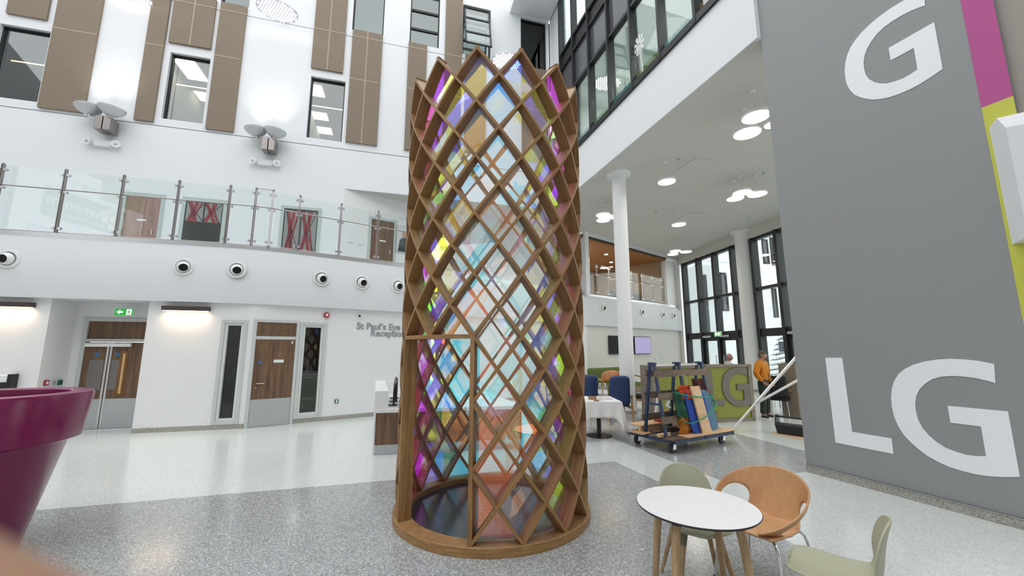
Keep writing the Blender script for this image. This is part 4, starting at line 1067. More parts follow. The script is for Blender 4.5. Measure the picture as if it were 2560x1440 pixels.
slab('front_panel', .03, 2.58, -.012, .02, .16, zt2 - .06, M['doorwood'])
slab('front_edge', .03, 2.6, -.014, .01, zt2 - .06, zt2, lam)
slab('plinth', .03, 2.58, -.008, .02, .0, .16, M['kick'])
slab('back_screen', .22, 2.6, wl_ - .1, wl_, 0, zt1, lam)
# monitors seen edge-on, keyboards and a bottle
for k, (yy, xx) in enumerate(((.50, .12), (1.05, .15), (1.62, .18))):
    p = Vector(dk(xx + .25, yy)); wp = rd.matrix_basis @ Vector((p.x, p.y, zt2)) if False else None
    c_, s_ = cos(DK.a), sin(DK.a); lab = ['black monitor on the reception desk, nearest of the three', 'black monitor on the reception desk, middle of the three', 'black monitor on the reception desk, farthest of the three'][k]
    mo = thing('monitor', lab, 'monitor', (-2.355 + p.x * c_ - p.y * s_, 7.079 + p.x * s_ + p.y * c_, zt2), DK.a + radians(97), 'monitors on the reception desk')
    MB().box(-.27, -.012, .09, .27, .022, .43).build('screen', M['black'], mo, bevel=.006)
    MB().box(-.25, .022, .12, .25, .04, .38).build('back_cover', M['black'], mo, bevel=.01)
    MB().box(-.03, .02, .0, .03, .05, .25).build('stand', M['black'], mo); MB().box(-.12, -.08, 0, .12, .12, .012).build('foot', M['black'], mo, bevel=.004)
    p = Vector(dk(xx + .52, yy)); kb = MB().box(-.2, -.07, 0, .2, .07, .02)
    for a in range(10):
        for b in range(4): kb.box(-.185 + a * .037, -.058 + b * .03, .02, -.185 + a * .037 + .03, -.058 + b * .03 + .024, .026)
    o = kb.build('keyboard', M['black'], None, loc=(-2.355 + p.x * c_ - p.y * s_, 7.079 + p.x * s_ + p.y * c_, zt2), rz=DK.a + radians(97))
    tag(o, ['black keyboard in front of the nearest reception monitor', 'black keyboard in front of the middle reception monitor', 'black keyboard in front of the farthest reception monitor'][k], 'keyboard', 'keyboards on the reception desk')
p = Vector(dk(.42, .16)); gel = thing('gel_bottle', 'clear pump bottle of hand gel on the reception desk', 'bottle', (-2.355 + p.x * c_ - p.y * s_, 7.079 + p.x * s_ + p.y * c_, zt2))
MB().lathe([(.001, 0), (.038, 0), (.04, .01), (.04, .12), (.03, .15), (.015, .16), (.001, .16)], 16).build('bottle_body', glass('gel_plastic', (.85, .9, .92), .1, .5, .05, .25, (.8, .85, .88)), gel, smooth=True)
MB().lathe([(.001, .16), (.016, .16), (.016, .185), (.006, .19), (.006, .22), (.001, .22)], 12).box(-.035, -.006, .215, .008, .006, .228).build('pump', M['whitep'], gel)
# ================================================================== RIGHT SIDE
# ---- round columns
def column(x, y, r, label, base=True):
    t = thing('column', label, 'column', (x, y, 0))
    MB().lathe([(r, .10), (r, ZS - .05)], 40).build('shaft', M['white2'], t, smooth=True)
    MB().lathe([(r + .02, 0), (r + .02, .10), (r, .105)], 40).build('column_base', M['skirt'], t, smooth=True)
    MB().lathe([(r, ZS - .09), (r + .14, ZS - .075), (r + .16, ZS - .02), (r + .16, ZS - .001)], 40).build('collar', M['white2'], t, smooth=True)
cc = onz(1573, 1037); column(cc.x + .05, cc.y + .22, .205, 'white round column beside the tower, in front of the two wall screens')
column(10.45, 17.6, .32, 'white round column standing against the black curtain wall')
# ---- disc pendants
pend_lum = emit('pendant_glow', (1.0, .95, .86), 5.0)
PG = 'round disc pendants under the soffit'
def pendant(u, v, w, label, z=6.4):
    p = onz(u, v, z); r = (onz(u + w / 2, v, z) - p).x * .9
    t = thing('pendant_light', label, 'lamp', p, 0, PG)
    MB().lathe([(r - .012, .0), (r, .005), (r, .055), (r - .02, .06), (.001, .06)], 36).build('shade', M['whitep'], t, smooth=True)
    MB().lathe([(.001, -.004), (r - .012, -.004), (r - .012, .004)], 36).build('diffuser', pend_lum, t)
    MB().tube([(0, 0, .06), (0, 0, ZS - z - .02)], .003, 6).build('cord', M['ceil'], t)
    MB().lathe([(.001, ZS - z - .03), (.05, ZS - z - .03), (.05, ZS - z - .002)], 16).build('ceiling_rose', M['whitep'], t)
    area('pendant_lamp', (0, 0, -.03), 2 * r, 6, (1, .93, .82), shape='DISK', parent=t)
for u, v, w, lab in ((1890, 293, 72, 'largest disc pendant of the three beside the upper letter wall'), (1868, 334, 70, 'lower left disc pendant of the three beside the letter wall'), (1932, 312, 44, 'disc pendant half hidden by the grey letter wall'),
                     (1667, 455, 48, 'single disc pendant right of the white column top'), (1855, 482, 48, 'upper disc pendant of the middle trio near the letter wall'), (1838, 497, 44, 'lower left disc pendant of the middle trio'), (1893, 486, 50, 'right disc pendant of the middle trio'),
                     (1508, 538, 40, 'upper disc pendant left of the white column'), (1508, 551, 38, 'lower disc pendant left of the white column'), (1535, 543, 34, 'disc pendant half hidden behind the white column'),
                     (1697, 562, 38, 'single disc pendant in the middle of the soffit'), (1688, 628, 30, 'upper left disc pendant of the far trio'), (1682, 636, 29, 'lower left disc pendant of the far trio'), (1715, 630, 30, 'right disc pendant of the far trio')):
    pendant(u, v, w, lab, 6.45 if v != 538 and u not in (1688, 1855) else 6.5)
def ceil_bit(name, u, v, label, cat, kind):
    p = onz(u, v, ZS - .006)
    if kind == 'sprinkler': b = MB().lathe([(.001, -.05), (.03, -.045), (.012, -.02), (.04, -.012), (.045, -.001)], 14)
    else: b = MB().box(-.42, -.42, -.012, .42, .42, -.001)
    o = b.build(name, M['kick'] if kind == 'sprinkler' else M['ceil'], None, loc=p, rz=FAC.a); return tag(o, label, cat, 'fittings on the soffit')
for u, v, l in ((1696, 397, 'sprinkler head on the soffit above the single pendant'), (1909, 432, 'sprinkler head on the soffit next to the grey letter wall'), (1640, 531, 'sprinkler head on the soffit left of the soffit hatch'), (1872, 544, 'sprinkler head on the soffit right of the soffit hatch')): ceil_bit('sprinkler_head', u, v, l, 'sprinkler', 'sprinkler')
ceil_bit('access_hatch', 1733, 541, 'square access hatch flush in the soffit', 'hatch', 'hatch'); ceil_bit('access_hatch', 1745, 415, 'square access hatch in the soffit right of the single pendant', 'hatch', 'hatch')
# ---- far wall: screens, nozzles, balustrade
def tvset(u, label, lit, hw=.72):
    x = u; z = 1.98
    t = thing('wall_screen', label, 'screen', TVW.w(x, .14, z), TVW.a)
    MB().box(-hw, -.09, -.43, hw, -.03, .43).build('screen_case', M['black'], t, bevel=.008)
    MB().box(-.3, -.03, -.2, .3, -.002, .2).build('wall_bracket', M['frame_dark'], t)
    MB().box(-hw + .03, -.094, -.40, hw - .03, -.09, .40).build('display', emit('lavender_display', hexc('b9b2dc'), .6) if lit else plain('off_display', (.006, .006, .007), .4, spec=.2), t)
xa = TVW.px(1520, 862, .14)[0]; xb = TVW.px(1623, 862, .14)[0]
tvset(xa + .9, 'dark switched-off wall screen left of the white column', False, .9); tvset(xb - .72, 'lit lavender wall screen right of the white column', True)
plate('wall_socket', 'small white socket below right of the lit wall screen', 'socket', TVW, 1640, 897, .14, .14, M['whitep'], .03, .14)
for u, v, l in ((1507, 770, 'jet nozzle on the far balcony edge left of the white column'), (1603, 780, 'jet nozzle on the far balcony edge just right of the white column'), (1655, 786, 'jet nozzle on the far balcony edge, second from the curtain wall'), (1682, 789, 'jet nozzle on the far balcony edge nearest the curtain wall')):
    nozzle(TVW, u, v, 0, l, (.1, .1))
FP = [TVW.w(TVL * k / 9.0 + .1, .24, 0).to_2d() for k in range(0, 10)]; FP[-1] = TVW.w(TVL - .45, .24, 0).to_2d()
balustrade('balustrade', 'steel and glass balustrade of the far lounge above the wall screens', FP, ztp, ZF + .06, .70)
# lounge furniture glimpsed through the balustrade
loun = thing('dividing_screen', 'pale blue screen panel in the upper lounge left of the column', 'screen', TVW.w(1.5, 1.4, ZF), TVW.a)
MB().box(-.5, -.03, .15, .5, .03, 1.2).build('screen_panel', plain('blue_panel', hexc('9aa4cf'), .6), loun); MB().box(-.48, -.2, 0, -.42, .2, .15).box(.42, -.2, 0, .48, .2, .15).build('feet', M['steel'], loun)
sofa = thing('lounge_sofa', 'long grey upholstered sofa in the upper lounge right of the column', 'sofa', TVW.w(5.6, 1.6, ZF), TVW.a)
gy_ = plain('grey_upholstery', hexc('7e8580'), .9, bmp=.2)
MB().box(-1.4, -.35, .18, 1.4, .4, .45).build('seat', gy_, sofa, bevel=.05); MB().box(-1.4, .3, .18, 1.4, .5, .85).build('backrest', gy_, sofa, bevel=.05)
for x in (-1.3, 1.3):
    for y in (-.28, .42): MB().tube([(x, y, 0), (x, y, .18)], .025, 8).build('leg', M['steel'], sofa)
# ---- exit sign over the curtain-wall doors
x, z = CUR.px(1795, 835, -.25)
t = thing('exit_sign', 'green lit exit sign over the black glazed doors', 'sign', CUR.w(x, -.24, z), CUR.a)
MB().box(-.25, -.03, -.12, .25, .03, .12).build('sign_case', M['whitep'], t); MB().box(-.24, -.034, -.11, .24, -.03, .11).build('green_face', emit('exit_green_b', hexc('6fae72'), 1.0), t)
for s_ in (-.1, .1): MB().lathe([(.001, -.04), (.06, -.04), (.06, -.034)], 16, (s_, 0, 0), axis='y').build('lamp_spot', emit('exit_spot', (.95, 1, .95), 2.5), t)
# ---- big letters on the grey wall
Gpx = [(1605, 180), (1450, 150), (1320, 137), (1200, 133), (1090, 140), (980, 157), (880, 185), (800, 225), (745, 270), (705, 335), (685, 400), (678, 480), (685, 570), (705, 655), (740, 735), (790, 815), (850, 880), (930, 950), (1010, 1010), (1100, 1060), (1200, 1105), (1310, 1140), (1430, 1170), (1560, 1190), (1700, 1197), (1838, 1195), (1730, 606), (1187, 556), (1212, 708), (1487, 742), (1533, 1010), (1440, 1008), (1350, 997), (1260, 970), (1170, 935), (1090, 885), (1020, 825), (960, 755), (920, 680), (900, 600), (895, 530), (905, 465), (935, 405), (985, 355), (1050, 315), (1130, 293), (1220, 287), (1330, 292), (1450, 308), (1550, 332), (1617, 352)]
Lpx = [(85, 123), (238, 124), (327, 790), (682, 850), (700, 990), (178, 887)]
k_ = 520 / 1872
Gw = [LGW.px(2040 + x * k_, 860 + y * k_) for x, y in Gpx]; Lw = [LGW.px(2040 + x * k_, 860 + y * k_) for x, y in Lpx]
def smooth_poly(P, sharp):
    return P
lg = thing('level_lettering', 'white letters LG low on the grey wall behind the cafe table', 'sign', LGW.w(0, 0, 0), LGW.a)
MB().prism(Lw, -.006, -.001, 'xz').build('letter', M['vinyl'], lg); MB().prism(Gw, -.006, -.001, 'xz').build('letter', M['vinyl'], lg)
gx0, gx1 = min(p[0] for p in Gw), max(p[0] for p in Gw); gz0, gz1 = min(p[1] for p in Gw), max(p[1] for p in Gw)
ux0 = LGW.px(2113, 190)[0]; ux1 = LGW.px(2360, 188)[0]; uz0 = LGW.px(2170, 273)[1]
kx = (ux1 - ux0) / (gx1 - gx0)
g2 = thing('level_lettering', 'white letter G high on the grey wall cut by the top picture edge', 'sign', LGW.w(0, 0, 0), LGW.a)
MB().prism([(ux0 + (x - gx0) * kx, uz0 + (z - gz0) * kx) for x, z in Gw], -.006, -.001, 'xz').build('letter', M['vinyl'], g2)
# ---- lime desks
DSK = Frame((4.814, 10.053), (.968, .25))
def lime_desk(name, label, ox, x0, x1, divs, letters):
    t = thing(name, label, 'counter', DSK.w(ox, 0, 0), DSK.a); h = 1.385
    xs = [x0] + divs + [x1]
    for a in xs: MB().box(a - (.055 if a not in divs else .03), -.0, .0, a + (.055 if a not in divs else .03), .1, h).build('frame_post', M['deskframe'], t)
    MB().box(x0, .0, h - .06, x1, .1, h).build('top_rail', M['deskframe'], t); MB().box(x0, .0, 0, x1, .1, .09).build('bottom_rail', M['deskframe'], t)
    for a, b in zip(xs, xs[1:]): MB().box(a + .02, .035, .08, b - .02, .07, h - .05).build('lime_panel', M['lime'], t)
    MB().box(x0 - .05, .1, h - .05, x1 + .05, .5, h - .005).build('counter_top', M['deskframe'], t)
    for xq in (x0 - .05, x1): MB().box(xq, .1, 0, xq + .05, .5, h - .05).build('side_panel', M['deskframe'], t)
    MB().box(x0, .1, .7, x1, .85, .74).build('work_shelf', M['deskframe'], t)
    if letters:
        lx0, lx1 = min(p[0] for p in Lw), max(p[0] for p in Lw); lz0, lz1 = min(p[1] for p in Lw), max(p[1] for p in Lw)
        def fit(P, a0, a1, b0, b1, c0, c1, d0, d1): return [(a0 + (x - c0) * (a1 - a0) / (c1 - c0), b0 + (z - d0) * (b1 - b0) / (d1 - d0)) for x, z in P]
        MB().prism(fit(Lw, -.03, .445, .40, 1.255, lx0, lx1, lz0, lz1), .005, .034, 'xz').build('letter', M['lglet'], t)
        MB().prism(fit(Gw, .42, 1.225, .355, 1.31, gx0, gx1, gz0, gz1), .005, .034, 'xz').build('letter', M['lglet'], t)
    return t
lime_desk('lime_desk', 'lime green desk front with grey letters LG behind the glass trolley', 0, -1.5, 1.28, [-.06], True)
lime_desk('lime_desk', 'lime green desk end showing past the grey wall right of the standing man', 2.78, .0, 1.9, [1.0], False)

# ---- navy lounge chairs
navy = plain('navy_vinyl', hexc('2a3d66'), .55, var=.08); navyd = plain('dark_navy_vinyl', hexc('10141f'), .6); beech = wood('beech_frame', hexc('c19a6a'), hexc('a67d50'), .5)
def armchair(label, x, y, rz, mat):
    t = thing('navy_armchair', label, 'chair', (x, y, 0), rz, 'navy high-back armchairs in the waiting area')
    MB().grid(lambda u, v: ((u - .5) * (.56 - .05 * v * v), .25 + .09 * v + .03 * (1 - (2 * u - 1) ** 2), .40 + .72 * v - .05 * v * (2 * u - 1) ** 4), 8, 8).build('backrest', mat, t, smooth=True, solid=.10, sub=1)
    MB().box(-.28, -.28, .34, .28, .24, .46).build('seat', mat, t, bevel=.03)
    for s_ in (-1, 1):
        a = s_ * .32
        MB().beam((a, -.30, .0), (a, -.27, .62), .04, .045).build('front_leg', beech, t); MB().beam((a, .36, .0), (a, .27, .60), .04, .045).build('rear_leg', beech, t)
        MB().beam((a, -.32, .62), (a, .34, .60), .05, .035).build('armrest', beech, t)
        MB().beam((a, -.27, .32), (a, .30, .32), .03, .06).build('side_rail', beech, t)
armchair('navy armchair behind the cloth table, touching the tower edge', 1.90, 10.95, pi + .25, navy)
armchair('navy armchair behind the two water bottles on the cloth table', 2.66, 10.6, pi + .1, navy)
armchair('almost black armchair showing just right of the white column', 3.86, 12.2, pi + 1.0, navyd)
# green sofa and bentwood chairs farther back
olv = plain('olive_upholstery', hexc('5a6730'), .85, var=.1)
gs = thing('green_sofa', 'olive green sofa with wooden arms behind the navy armchairs', 'sofa', (4.2, 16.2, 0), TVW.a)
MB().box(-1.3, -.35, .2, 1.3, .3, .45).build('seat', olv, gs, bevel=.05); MB().box(-1.3, .25, .3, 1.3, .5, 1.05).build('backrest', olv, gs, bevel=.06)
for s_ in (-1, 1): MB().beam((s_ * 1.35, -.4, .62), (s_ * 1.35, .45, .75), .08, .05).box(s_ * 1.35 - .04, -.36, 0, s_ * 1.35 + .04, -.28, .62).box(s_ * 1.35 - .04, .36, 0, s_ * 1.35 + .04, .44, .72).build('arm_frame', beech, gs)
ply = wood('bent_plywood', hexc('c98f5e'), hexc('b07547'), .4, kind='Object', scale=(7, 7, 1.8), spec=.4)
def bent_chair(label, x, y, rz):
    t = thing('bentwood_chair', label, 'chair', (x, y, 0), rz, 'bentwood chairs with green seats')
    MB().grid(lambda u, v: (.34 * sin((u - .5) * 3.6), .30 * cos((u - .5) * 3.6) - .02 + .06 * v, .60 + .42 * v * (1 - .5 * abs(2 * u - 1) ** 2)), 16, 4).build('bent_back', ply, t, smooth=True, solid=.02)
    MB().lathe([(.001, .42), (.27, .42), (.29, .46), (.26, .51), (.001, .53)], 24).build('seat', olv, t, smooth=True)
    for a in (.8, 2.3, 3.9, 5.5): MB().tube([(.2 * cos(a), .2 * sin(a), .42), (.27 * cos(a), .27 * sin(a), 0)], .02, 8).build('leg', beech, t)
bent_chair('bentwood chair with green seat just left of the blue trolley frame', 4.9, 14.2, .5); bent_chair('bentwood chair with green seat half hidden by the white column', 3.55, 14.6, -.4)
# ---- table under a white cloth
ct = thing('pedestal_table', 'black pedestal table under the white cloth', 'table', (1.80, 8.62, 0))
MB().lathe([(.001, .0), (.27, .0), (.27, .012), (.06, .03), (.045, .05), (.045, .70), (.001, .70)], 28).build('pedestal', M['black'], ct, smooth=True)
MB().box(-.42, -.5, .70, .35, .45, .73).build('table_top', M['whitep'], ct)
def cloth():
    mb = MB(); n = 120; rows = 9; x0, x1, y0, y1 = -.43, .36, -.51, .46; h = 0
    per = []
    for k in range(n):
        s_ = k / n * 4; q = int(s_); f = s_ - q
        p = [(x0 + (x1 - x0) * f, y0), (x1, y0 + (y1 - y0) * f), (x1 - (x1 - x0) * f, y1), (x0, y1 - (y1 - y0) * f)][q]
        nrm = [(0, -1), (1, 0), (0, 1), (-1, 0)][q]; c = abs(f - .5) * 2; per.append((p, nrm, c, q, f))
    mb.v.append((0, 0, .738)); 
    for (p, nrm, c, q, f) in per: mb.v.append((p[0], p[1], .738))
    for r in range(1, rows):
        for (p, nrm, c, q, f) in per:
            t_ = r / (rows - 1); drop = .30 + .36 * c ** 6
            wv = .012 + .018 * sin(f * 21 + q) + .05 * c ** 5
            rad = Vector((p[0], p[1])).normalized()
            out = t_ ** .8 * (wv + .02)
            mb.v.append((p[0] + nrm[0] * out + rad.x * .04 * t_ * c ** 4, p[1] + nrm[1] * out + rad.y * .04 * t_ * c ** 4, .738 - drop * t_))
    for k in range(n): mb.f.append((0, 1 + k, 1 + (k + 1) % n))
    for r in range(rows - 1):
        for k in range(n): mb.f.append((1 + r * n + k, 1 + (r + 1) * n + k, 1 + (r + 1) * n + (k + 1) % n, 1 + r * n + (k + 1) % n))
    mb.mi = [0] * len(mb.f); return mb
tag(cloth().build('tablecloth', plain('white_linen', (.78, .77, .74), .85, bmp=.1), None, smooth=True, loc=(1.80, 8.62, .003), solid=.004), 'white cloth hanging over the pedestal table beside the tower', 'tablecloth')
wat = glass('bottle_plastic', (.93, .95, .97), .08, .6, .03, .12, (.85, .88, .92))
def bottle(x, y, label):
    t = thing('water_bottle', label, 'bottle', (x, y, .743), 0, 'water bottles on the cloth table')
    MB().lathe([(.001, 0), (.04, 0), (.044, .012), (.043, .06), (.044, .18), (.040, .215), (.020, .262), (.016, .27), (.016, .285), (.001, .285)], 20).build('bottle_body', wat, t, smooth=True)
    MB().lathe([(.0445, .085), (.0448, .09), (.0448, .165), (.0445, .17)], 20).build('paper_label', plain('white_label', (.75, .75, .78), .5), t)
    MB().lathe([(.018, .275), (.018, .305), (.001, .306)], 14).build('cap', plain('white_cap', (.8, .82, .85), .4), t)
bx = onz(1501, 994, .743); bottle(bx.x, bx.y, 'left clear water bottle on the cloth table'); bx = onz(1512, 995, .743); bottle(bx.x + .02, bx.y, 'right clear water bottle on the cloth table')
crd = plain('brown_card', hexc('b08a66'), .8); 
for (u, v, w, d, h, m, l) in ((1481, 999, .16, .13, .06, crd, 'small brown card tray on the cloth table'), (1500, 1001, .13, .10, .045, M['whitep'], 'white paper tub on the cloth table in front of the bottles'), (1521, 999, .16, .11, .04, M['whitep'], 'white tub at the right end of the cloth table'), (1491, 1003, .10, .08, .02, crd, 'flat brown snack packet on the cloth table')):
    p = onz(u, v, .743); t = MB().prism([(-w / 2 * .86, -d / 2 * .86), (w / 2 * .86, -d / 2 * .86), (w / 2 * .86, d / 2 * .86), (-w / 2 * .86, d / 2 * .86)], 0, .01)
    t.add([(-w / 2 * .86, -d / 2 * .86, .0), (w / 2 * .86, -d / 2 * .86, .0), (w / 2 * .86, d / 2 * .86, 0), (-w / 2 * .86, d / 2 * .86, 0), (-w / 2, -d / 2, h), (w / 2, -d / 2, h), (w / 2, d / 2, h), (-w / 2, d / 2, h)], [(0, 1, 5, 4), (1, 2, 6, 5), (2, 3, 7, 6), (3, 0, 4, 7)])
    o = t.build('food_tub', m, None, loc=(p.x, p.y, .743), solid=.004); tag(o, l, 'container', 'tubs on the cloth table')
# ---- glass trolley with its load
blue = plain('chipped_blue_paint', hexc('2b3f5c'), .55, var=.25, scale=25); slatw = wood('weathered_batten', hexc('8a7767'), hexc('6b5c50'), .8, scale=(3, 20, 20)); palew = wood('pale_plywood', hexc('e0bd96'), hexc('d2aa80'), .6, scale=(2, 9, 9)); dkw = wood('dark_old_board', hexc('6a5546'), hexc('4c3c31'), .8, scale=(2, 12, 12))
tr = thing('glass_trolley', 'blue steel A-frame glass trolley on four castors in front of the lime desk', 'trolley', (3.178, 7.955, 0), radians(29.9))
DX0, DX1, DY0, DY1, DZ = -.86, .86, -.56, .44, .245
MB().box(DX0, DY0, DZ - .07, DX1, DY0 + .06, DZ - .02).box(DX0, DY1 - .06, DZ - .07, DX1, DY1, DZ - .02).box(DX0, DY0, DZ - .07, DX0 + .06, DY1, DZ - .02).box(DX1 - .06, DY0, DZ - .07, DX1, DY1, DZ - .02).box(-.03, DY0, DZ - .07, .03, DY1, DZ - .02).build('steel_chassis', blue, tr)
for y0 in (DY0, DY0 + .26, .02, .23): MB().box(DX0 - .01, y0, DZ - .02, DX1 + .01, y0 + .205, DZ).build('deck_board', dkw, tr)
for x, y in ((-.70, -.42), (.70, -.42), (-.70, .36), (.70, .36)):
    c = MB().box(x - .05, y - .05, .155, x + .05, y + .05, .175).add([(x - .035, y - .045, .165), (x + .035, y - .045, .165), (x + .02, y - .045, .06), (x - .06, y - .045, .06), (x - .035, y - .035, .165), (x + .035, y - .035, .165), (x + .02, y - .035, .06), (x - .06, y - .035, .06)], [(0, 1, 2, 3), (7, 6, 5, 4), (0, 4, 5, 1), (1, 5, 6, 2), (2, 6, 7, 3), (3, 7, 4, 0)])
    c.add([(x - .035, y + .035, .165), (x + .035, y + .035, .165), (x + .02, y + .035, .06), (x - .06, y + .035, .06), (x - .035, y + .045, .165), (x + .035, y + .045, .165), (x + .02, y + .045, .06), (x - .06, y + .045, .06)], [(0, 1, 2, 3), (7, 6, 5, 4), (0, 4, 5, 1), (1, 5, 6, 2), (2, 6, 7, 3), (3, 7, 4, 0)])
    cs = c.build('castor', M['galv'], tr)
    MB().lathe([(.001, -.022), (.05, -.024), (.08, -.02), (.08, .02), (.05, .024), (.001, .022)], 24, (x - .025, y, .08), axis='y').build('wheel', plain('grey_rubber', (.05, .05, .055), .6) if 'rub' not in M else M['rub'], cs, smooth=True)
YC, ZT = -.09, 1.50
for x in (-.74, -.06, .62):
    f = MB()
    for s_ in (-1, 1): f.beam((x, YC + s_ * .235, DZ - .02), (x, YC + s_ * .045, ZT), .045, .045, (1, 0, 0))
    f.box(x - .025, YC - .08, ZT - .03, x + .025, YC + .08, ZT + .02); f.beam((x, YC - .15, .78), (x, YC + .15, .78), .035, .035)
    f.build('a_frame', blue, tr)
MB().box(-.74, YC - .02, ZT - .05, .64, YC + .02, ZT - .01).build('ridge_bar', M['bronze'], tr)
for s_ in (-1, 1):
    for z, x0, x1 in ((1.32, -.80, .70), (.92, -.80, .72), (.52, -.82, .74)):
        yy = YC + s_ * (.235 - .19 * (z - DZ) / (ZT - DZ) + .035)
        MB().box(x0, yy - .014, z - .06, x1, yy + .014, z + .06).build('batten', slatw, tr)
def tw(x, y, z):
    p = Vector((x, y)); a = radians(29.9); return (3.178 + x * cos(a) - y * sin(a), 7.955 + x * sin(a) + y * cos(a), z)
TA = radians(29.9)
def load(name, mb, mat, label, cat, grp=None, smooth=False, bevel=0):
    o = mb.build(name, mat, None, smooth=smooth, bevel=bevel, loc=tw(0, 0, 0), rz=TA); tag(o, label, cat, grp); return o
load('plywood_sheet', MB().box(-.50, -.58, DZ + .001, .92, -.36, DZ + .02), palew, 'long pale plywood sheet along the front of the trolley deck', 'board')
load('plywood_sheet', MB().box(-.80, .18, DZ + .10, .1, .50, DZ + .12).box(-.8, .2, DZ + .001, .08, .26, DZ + .10), palew, 'pale plywood sheet lying at the back of the trolley deck', 'board')
load('timber_offcut', MB().box(-.72, -.06, DZ + .001, -.05, .06, DZ + .04).box(-.5, -.05, DZ + .04, -.1, .04, DZ + .075), dkw, 'brown timber offcuts between the trolley A-frames', 'timber')
load('timber_block', MB().box(-.86, -.30, DZ + .001, -.60, -.22, DZ + .05), palew, 'short pale timber block at the left front trolley foot', 'timber')
load('cardboard_sheet', MB().box(-.98, .0, DZ + .001, -.62, .36, DZ + .012), crd, 'folded brown cardboard on the left end of the trolley', 'cardboard')
lean = .16
def leaning(x0, x1, yb, z0, z1, t, round_=0.0, skew=0.0):
    """a board leaning back against the battens; outline with rounded lower and upper corners"""
    pts = []; w = x1 - x0; h = z1 - z0
    if round_:
        for cx, cz, a0 in ((x1 - round_, z0 + round_, -pi / 2), (x1 - round_ * 1.6, z1 - round_ * 1.6, 0), (x0 + round_ * 1.6, z1 - round_ * 1.6, pi / 2), (x0 + round_, z0 + round_, pi)):
            rr = round_ if cz < (z0 + z1) / 2 else round_ * 1.6
            for k in range(6): a = a0 + k / 5 * pi / 2; pts.append((cx + rr * cos(a), cz + rr * sin(a)))
    else: pts = [(x0, z0), (x1, z0), (x1, z1), (x0, z1)]
    mb = MB(); n = len(pts)
    for off in (0, t):
        for x, z in pts: mb.v.append((x + skew * (z - z0), yb + off + lean * (z - z0), z))
    mb.f = [tuple(range(n)), tuple(range(2 * n - 1, n - 1, -1))] + [(i, n + i, n + (i + 1) % n, (i + 1) % n) for i in range(n)]; mb.mi = [0] * len(mb.f); return mb
B0 = DZ + .021
load('glass_pad', leaning(-.20, .34, -.47, B0, 1.02, .035, .09, -.05), plain('royal_blue_felt', hexc('27479c'), .9, bmp=.2), 'royal blue padded board leaning on the trolley left of the pale plank', 'padding')
load('glass_pad', leaning(.12, .60, -.435, B0, 1.00, .03, .10, -.10), plain('slate_blue_felt', hexc('5c7d96'), .9, bmp=.2), 'slate blue padded board leaning right of the pale plank', 'padding')
load('plank', leaning(.00, .26, -.52, B0, 1.08, .03, 0, -.11), palew, 'pale upright plank leaning on the trolley between the blue pads', 'plank')
blanket = lambda n, c: plain(n, hexc(c), .95, var=.25, scale=18, bmp=.5, bscale=40)
def blanketmb(x0, x1, yb, z0, z1, amp, seed):
    rr = random.Random(seed); ph = [rr.random() * 6 for _ in range(4)]
    def fn(u, v):
        z = z0 + (z1 - z0) * v; e = sin(u * pi) ** .35; wob = amp * (sin(u * 9 + ph[0] + v * 3) + .6 * sin(v * 14 + ph[1]))
        return (x0 + (x1 - x0) * (.5 + (u - .5) * (1 - .45 * v ** 3)) + .02 * sin(v * 9 + ph[2]), yb + lean * (z - z0) - wob * .4 - .03 * e, z)
    return MB().grid(fn, 14, 18)
for nm, mb, c, l in (('green', blanketmb(-.48, -.16, -.36, .55, 1.0, .05, 3), '23503a', 'dark green blanket roped to the trolley left of the blue pad'), ('orange', blanketmb(-.42, -.14, -.37, B0, .62, .05, 5), 'a8661c', 'mustard orange blanket low on the trolley left of the blue pad'),
                     ('red', blanketmb(-.34, .10, -.33, .86, 1.10, .04, 7), 'b23c1c', 'bright red blanket showing above the green blanket'), ('maroon', blanketmb(.10, .56, -.345, .42, 1.20, .04, 9), '3c1614', 'dark maroon blanket behind the pale plank'),
                     ('sage', blanketmb(.42, .66, -.36, B0, .9, .03, 11), '5f8070', 'grey green blanket at the right end of the padded load')):
    o = load('moving_blanket', mb, blanket(nm + '_blanket', c), l, 'blanket', 'moving blankets on the trolley', True); m = o.modifiers.new('s', 'SOLIDIFY'); m.thickness = .025; m.offset = 0
rope = plain('green_rope', hexc('2f8f6c'), .8)
load('rope', MB().tube([(-.42, YC - .20, .98), (-.30, -.46, .94), (-.02, -.47, .90), (.2, -.45, .88), (.50, -.42, .86), (.66, YC - .17, .90)], .011, 8).tube([(-.44, YC - .20, .52), (-.30, -.52, .46), (.0, -.55, .53), (.3, -.53, .62), (.58, -.44, .74), (.66, YC - .17, .84)], .011, 8).tube([(.66, YC - .18, .9), (.70, YC - .22, .7), (.69, YC - .2, .5)], .008, 6), rope, 'green rope tied round the padded load on the trolley', 'rope')
load('tape_strap', MB().tube([(-.10, YC - .10, 1.38), (.02, YC - .14, 1.2), (-.02, YC - .17, 1.02)], .008, 6), plain('yellow_strap', hexc('cbbf8a'), .7), 'pale yellow strap hanging from the top batten of the trolley', 'strap')
load('rag', blanketmb(-.60, -.52, YC - .16, .72, .92, .03, 4), plain('white_rag', (.72, .70, .64), .9), 'white rag knotted on the left trolley leg', 'rag').modifiers.new('s', 'SOLIDIFY').thickness = .02
load('paper_roll', MB().tube([(-.22, .30, DZ + .25), (-.20, .24, .82)], .055, 16), M['whitep'], 'white paper roll standing behind the trolley battens', 'roll')
crate = thing('red_crate', 'red plastic crate behind the trolley battens', 'crate', tw(-.05, .25, DZ + .121), TA)
c = MB(); 
for k in range(6): c.box(-.18 + k * .066, -.12, 0, -.15 + k * .066, -.11, .16).box(-.18 + k * .066, .11, 0, -.15 + k * .066, .12, .16)
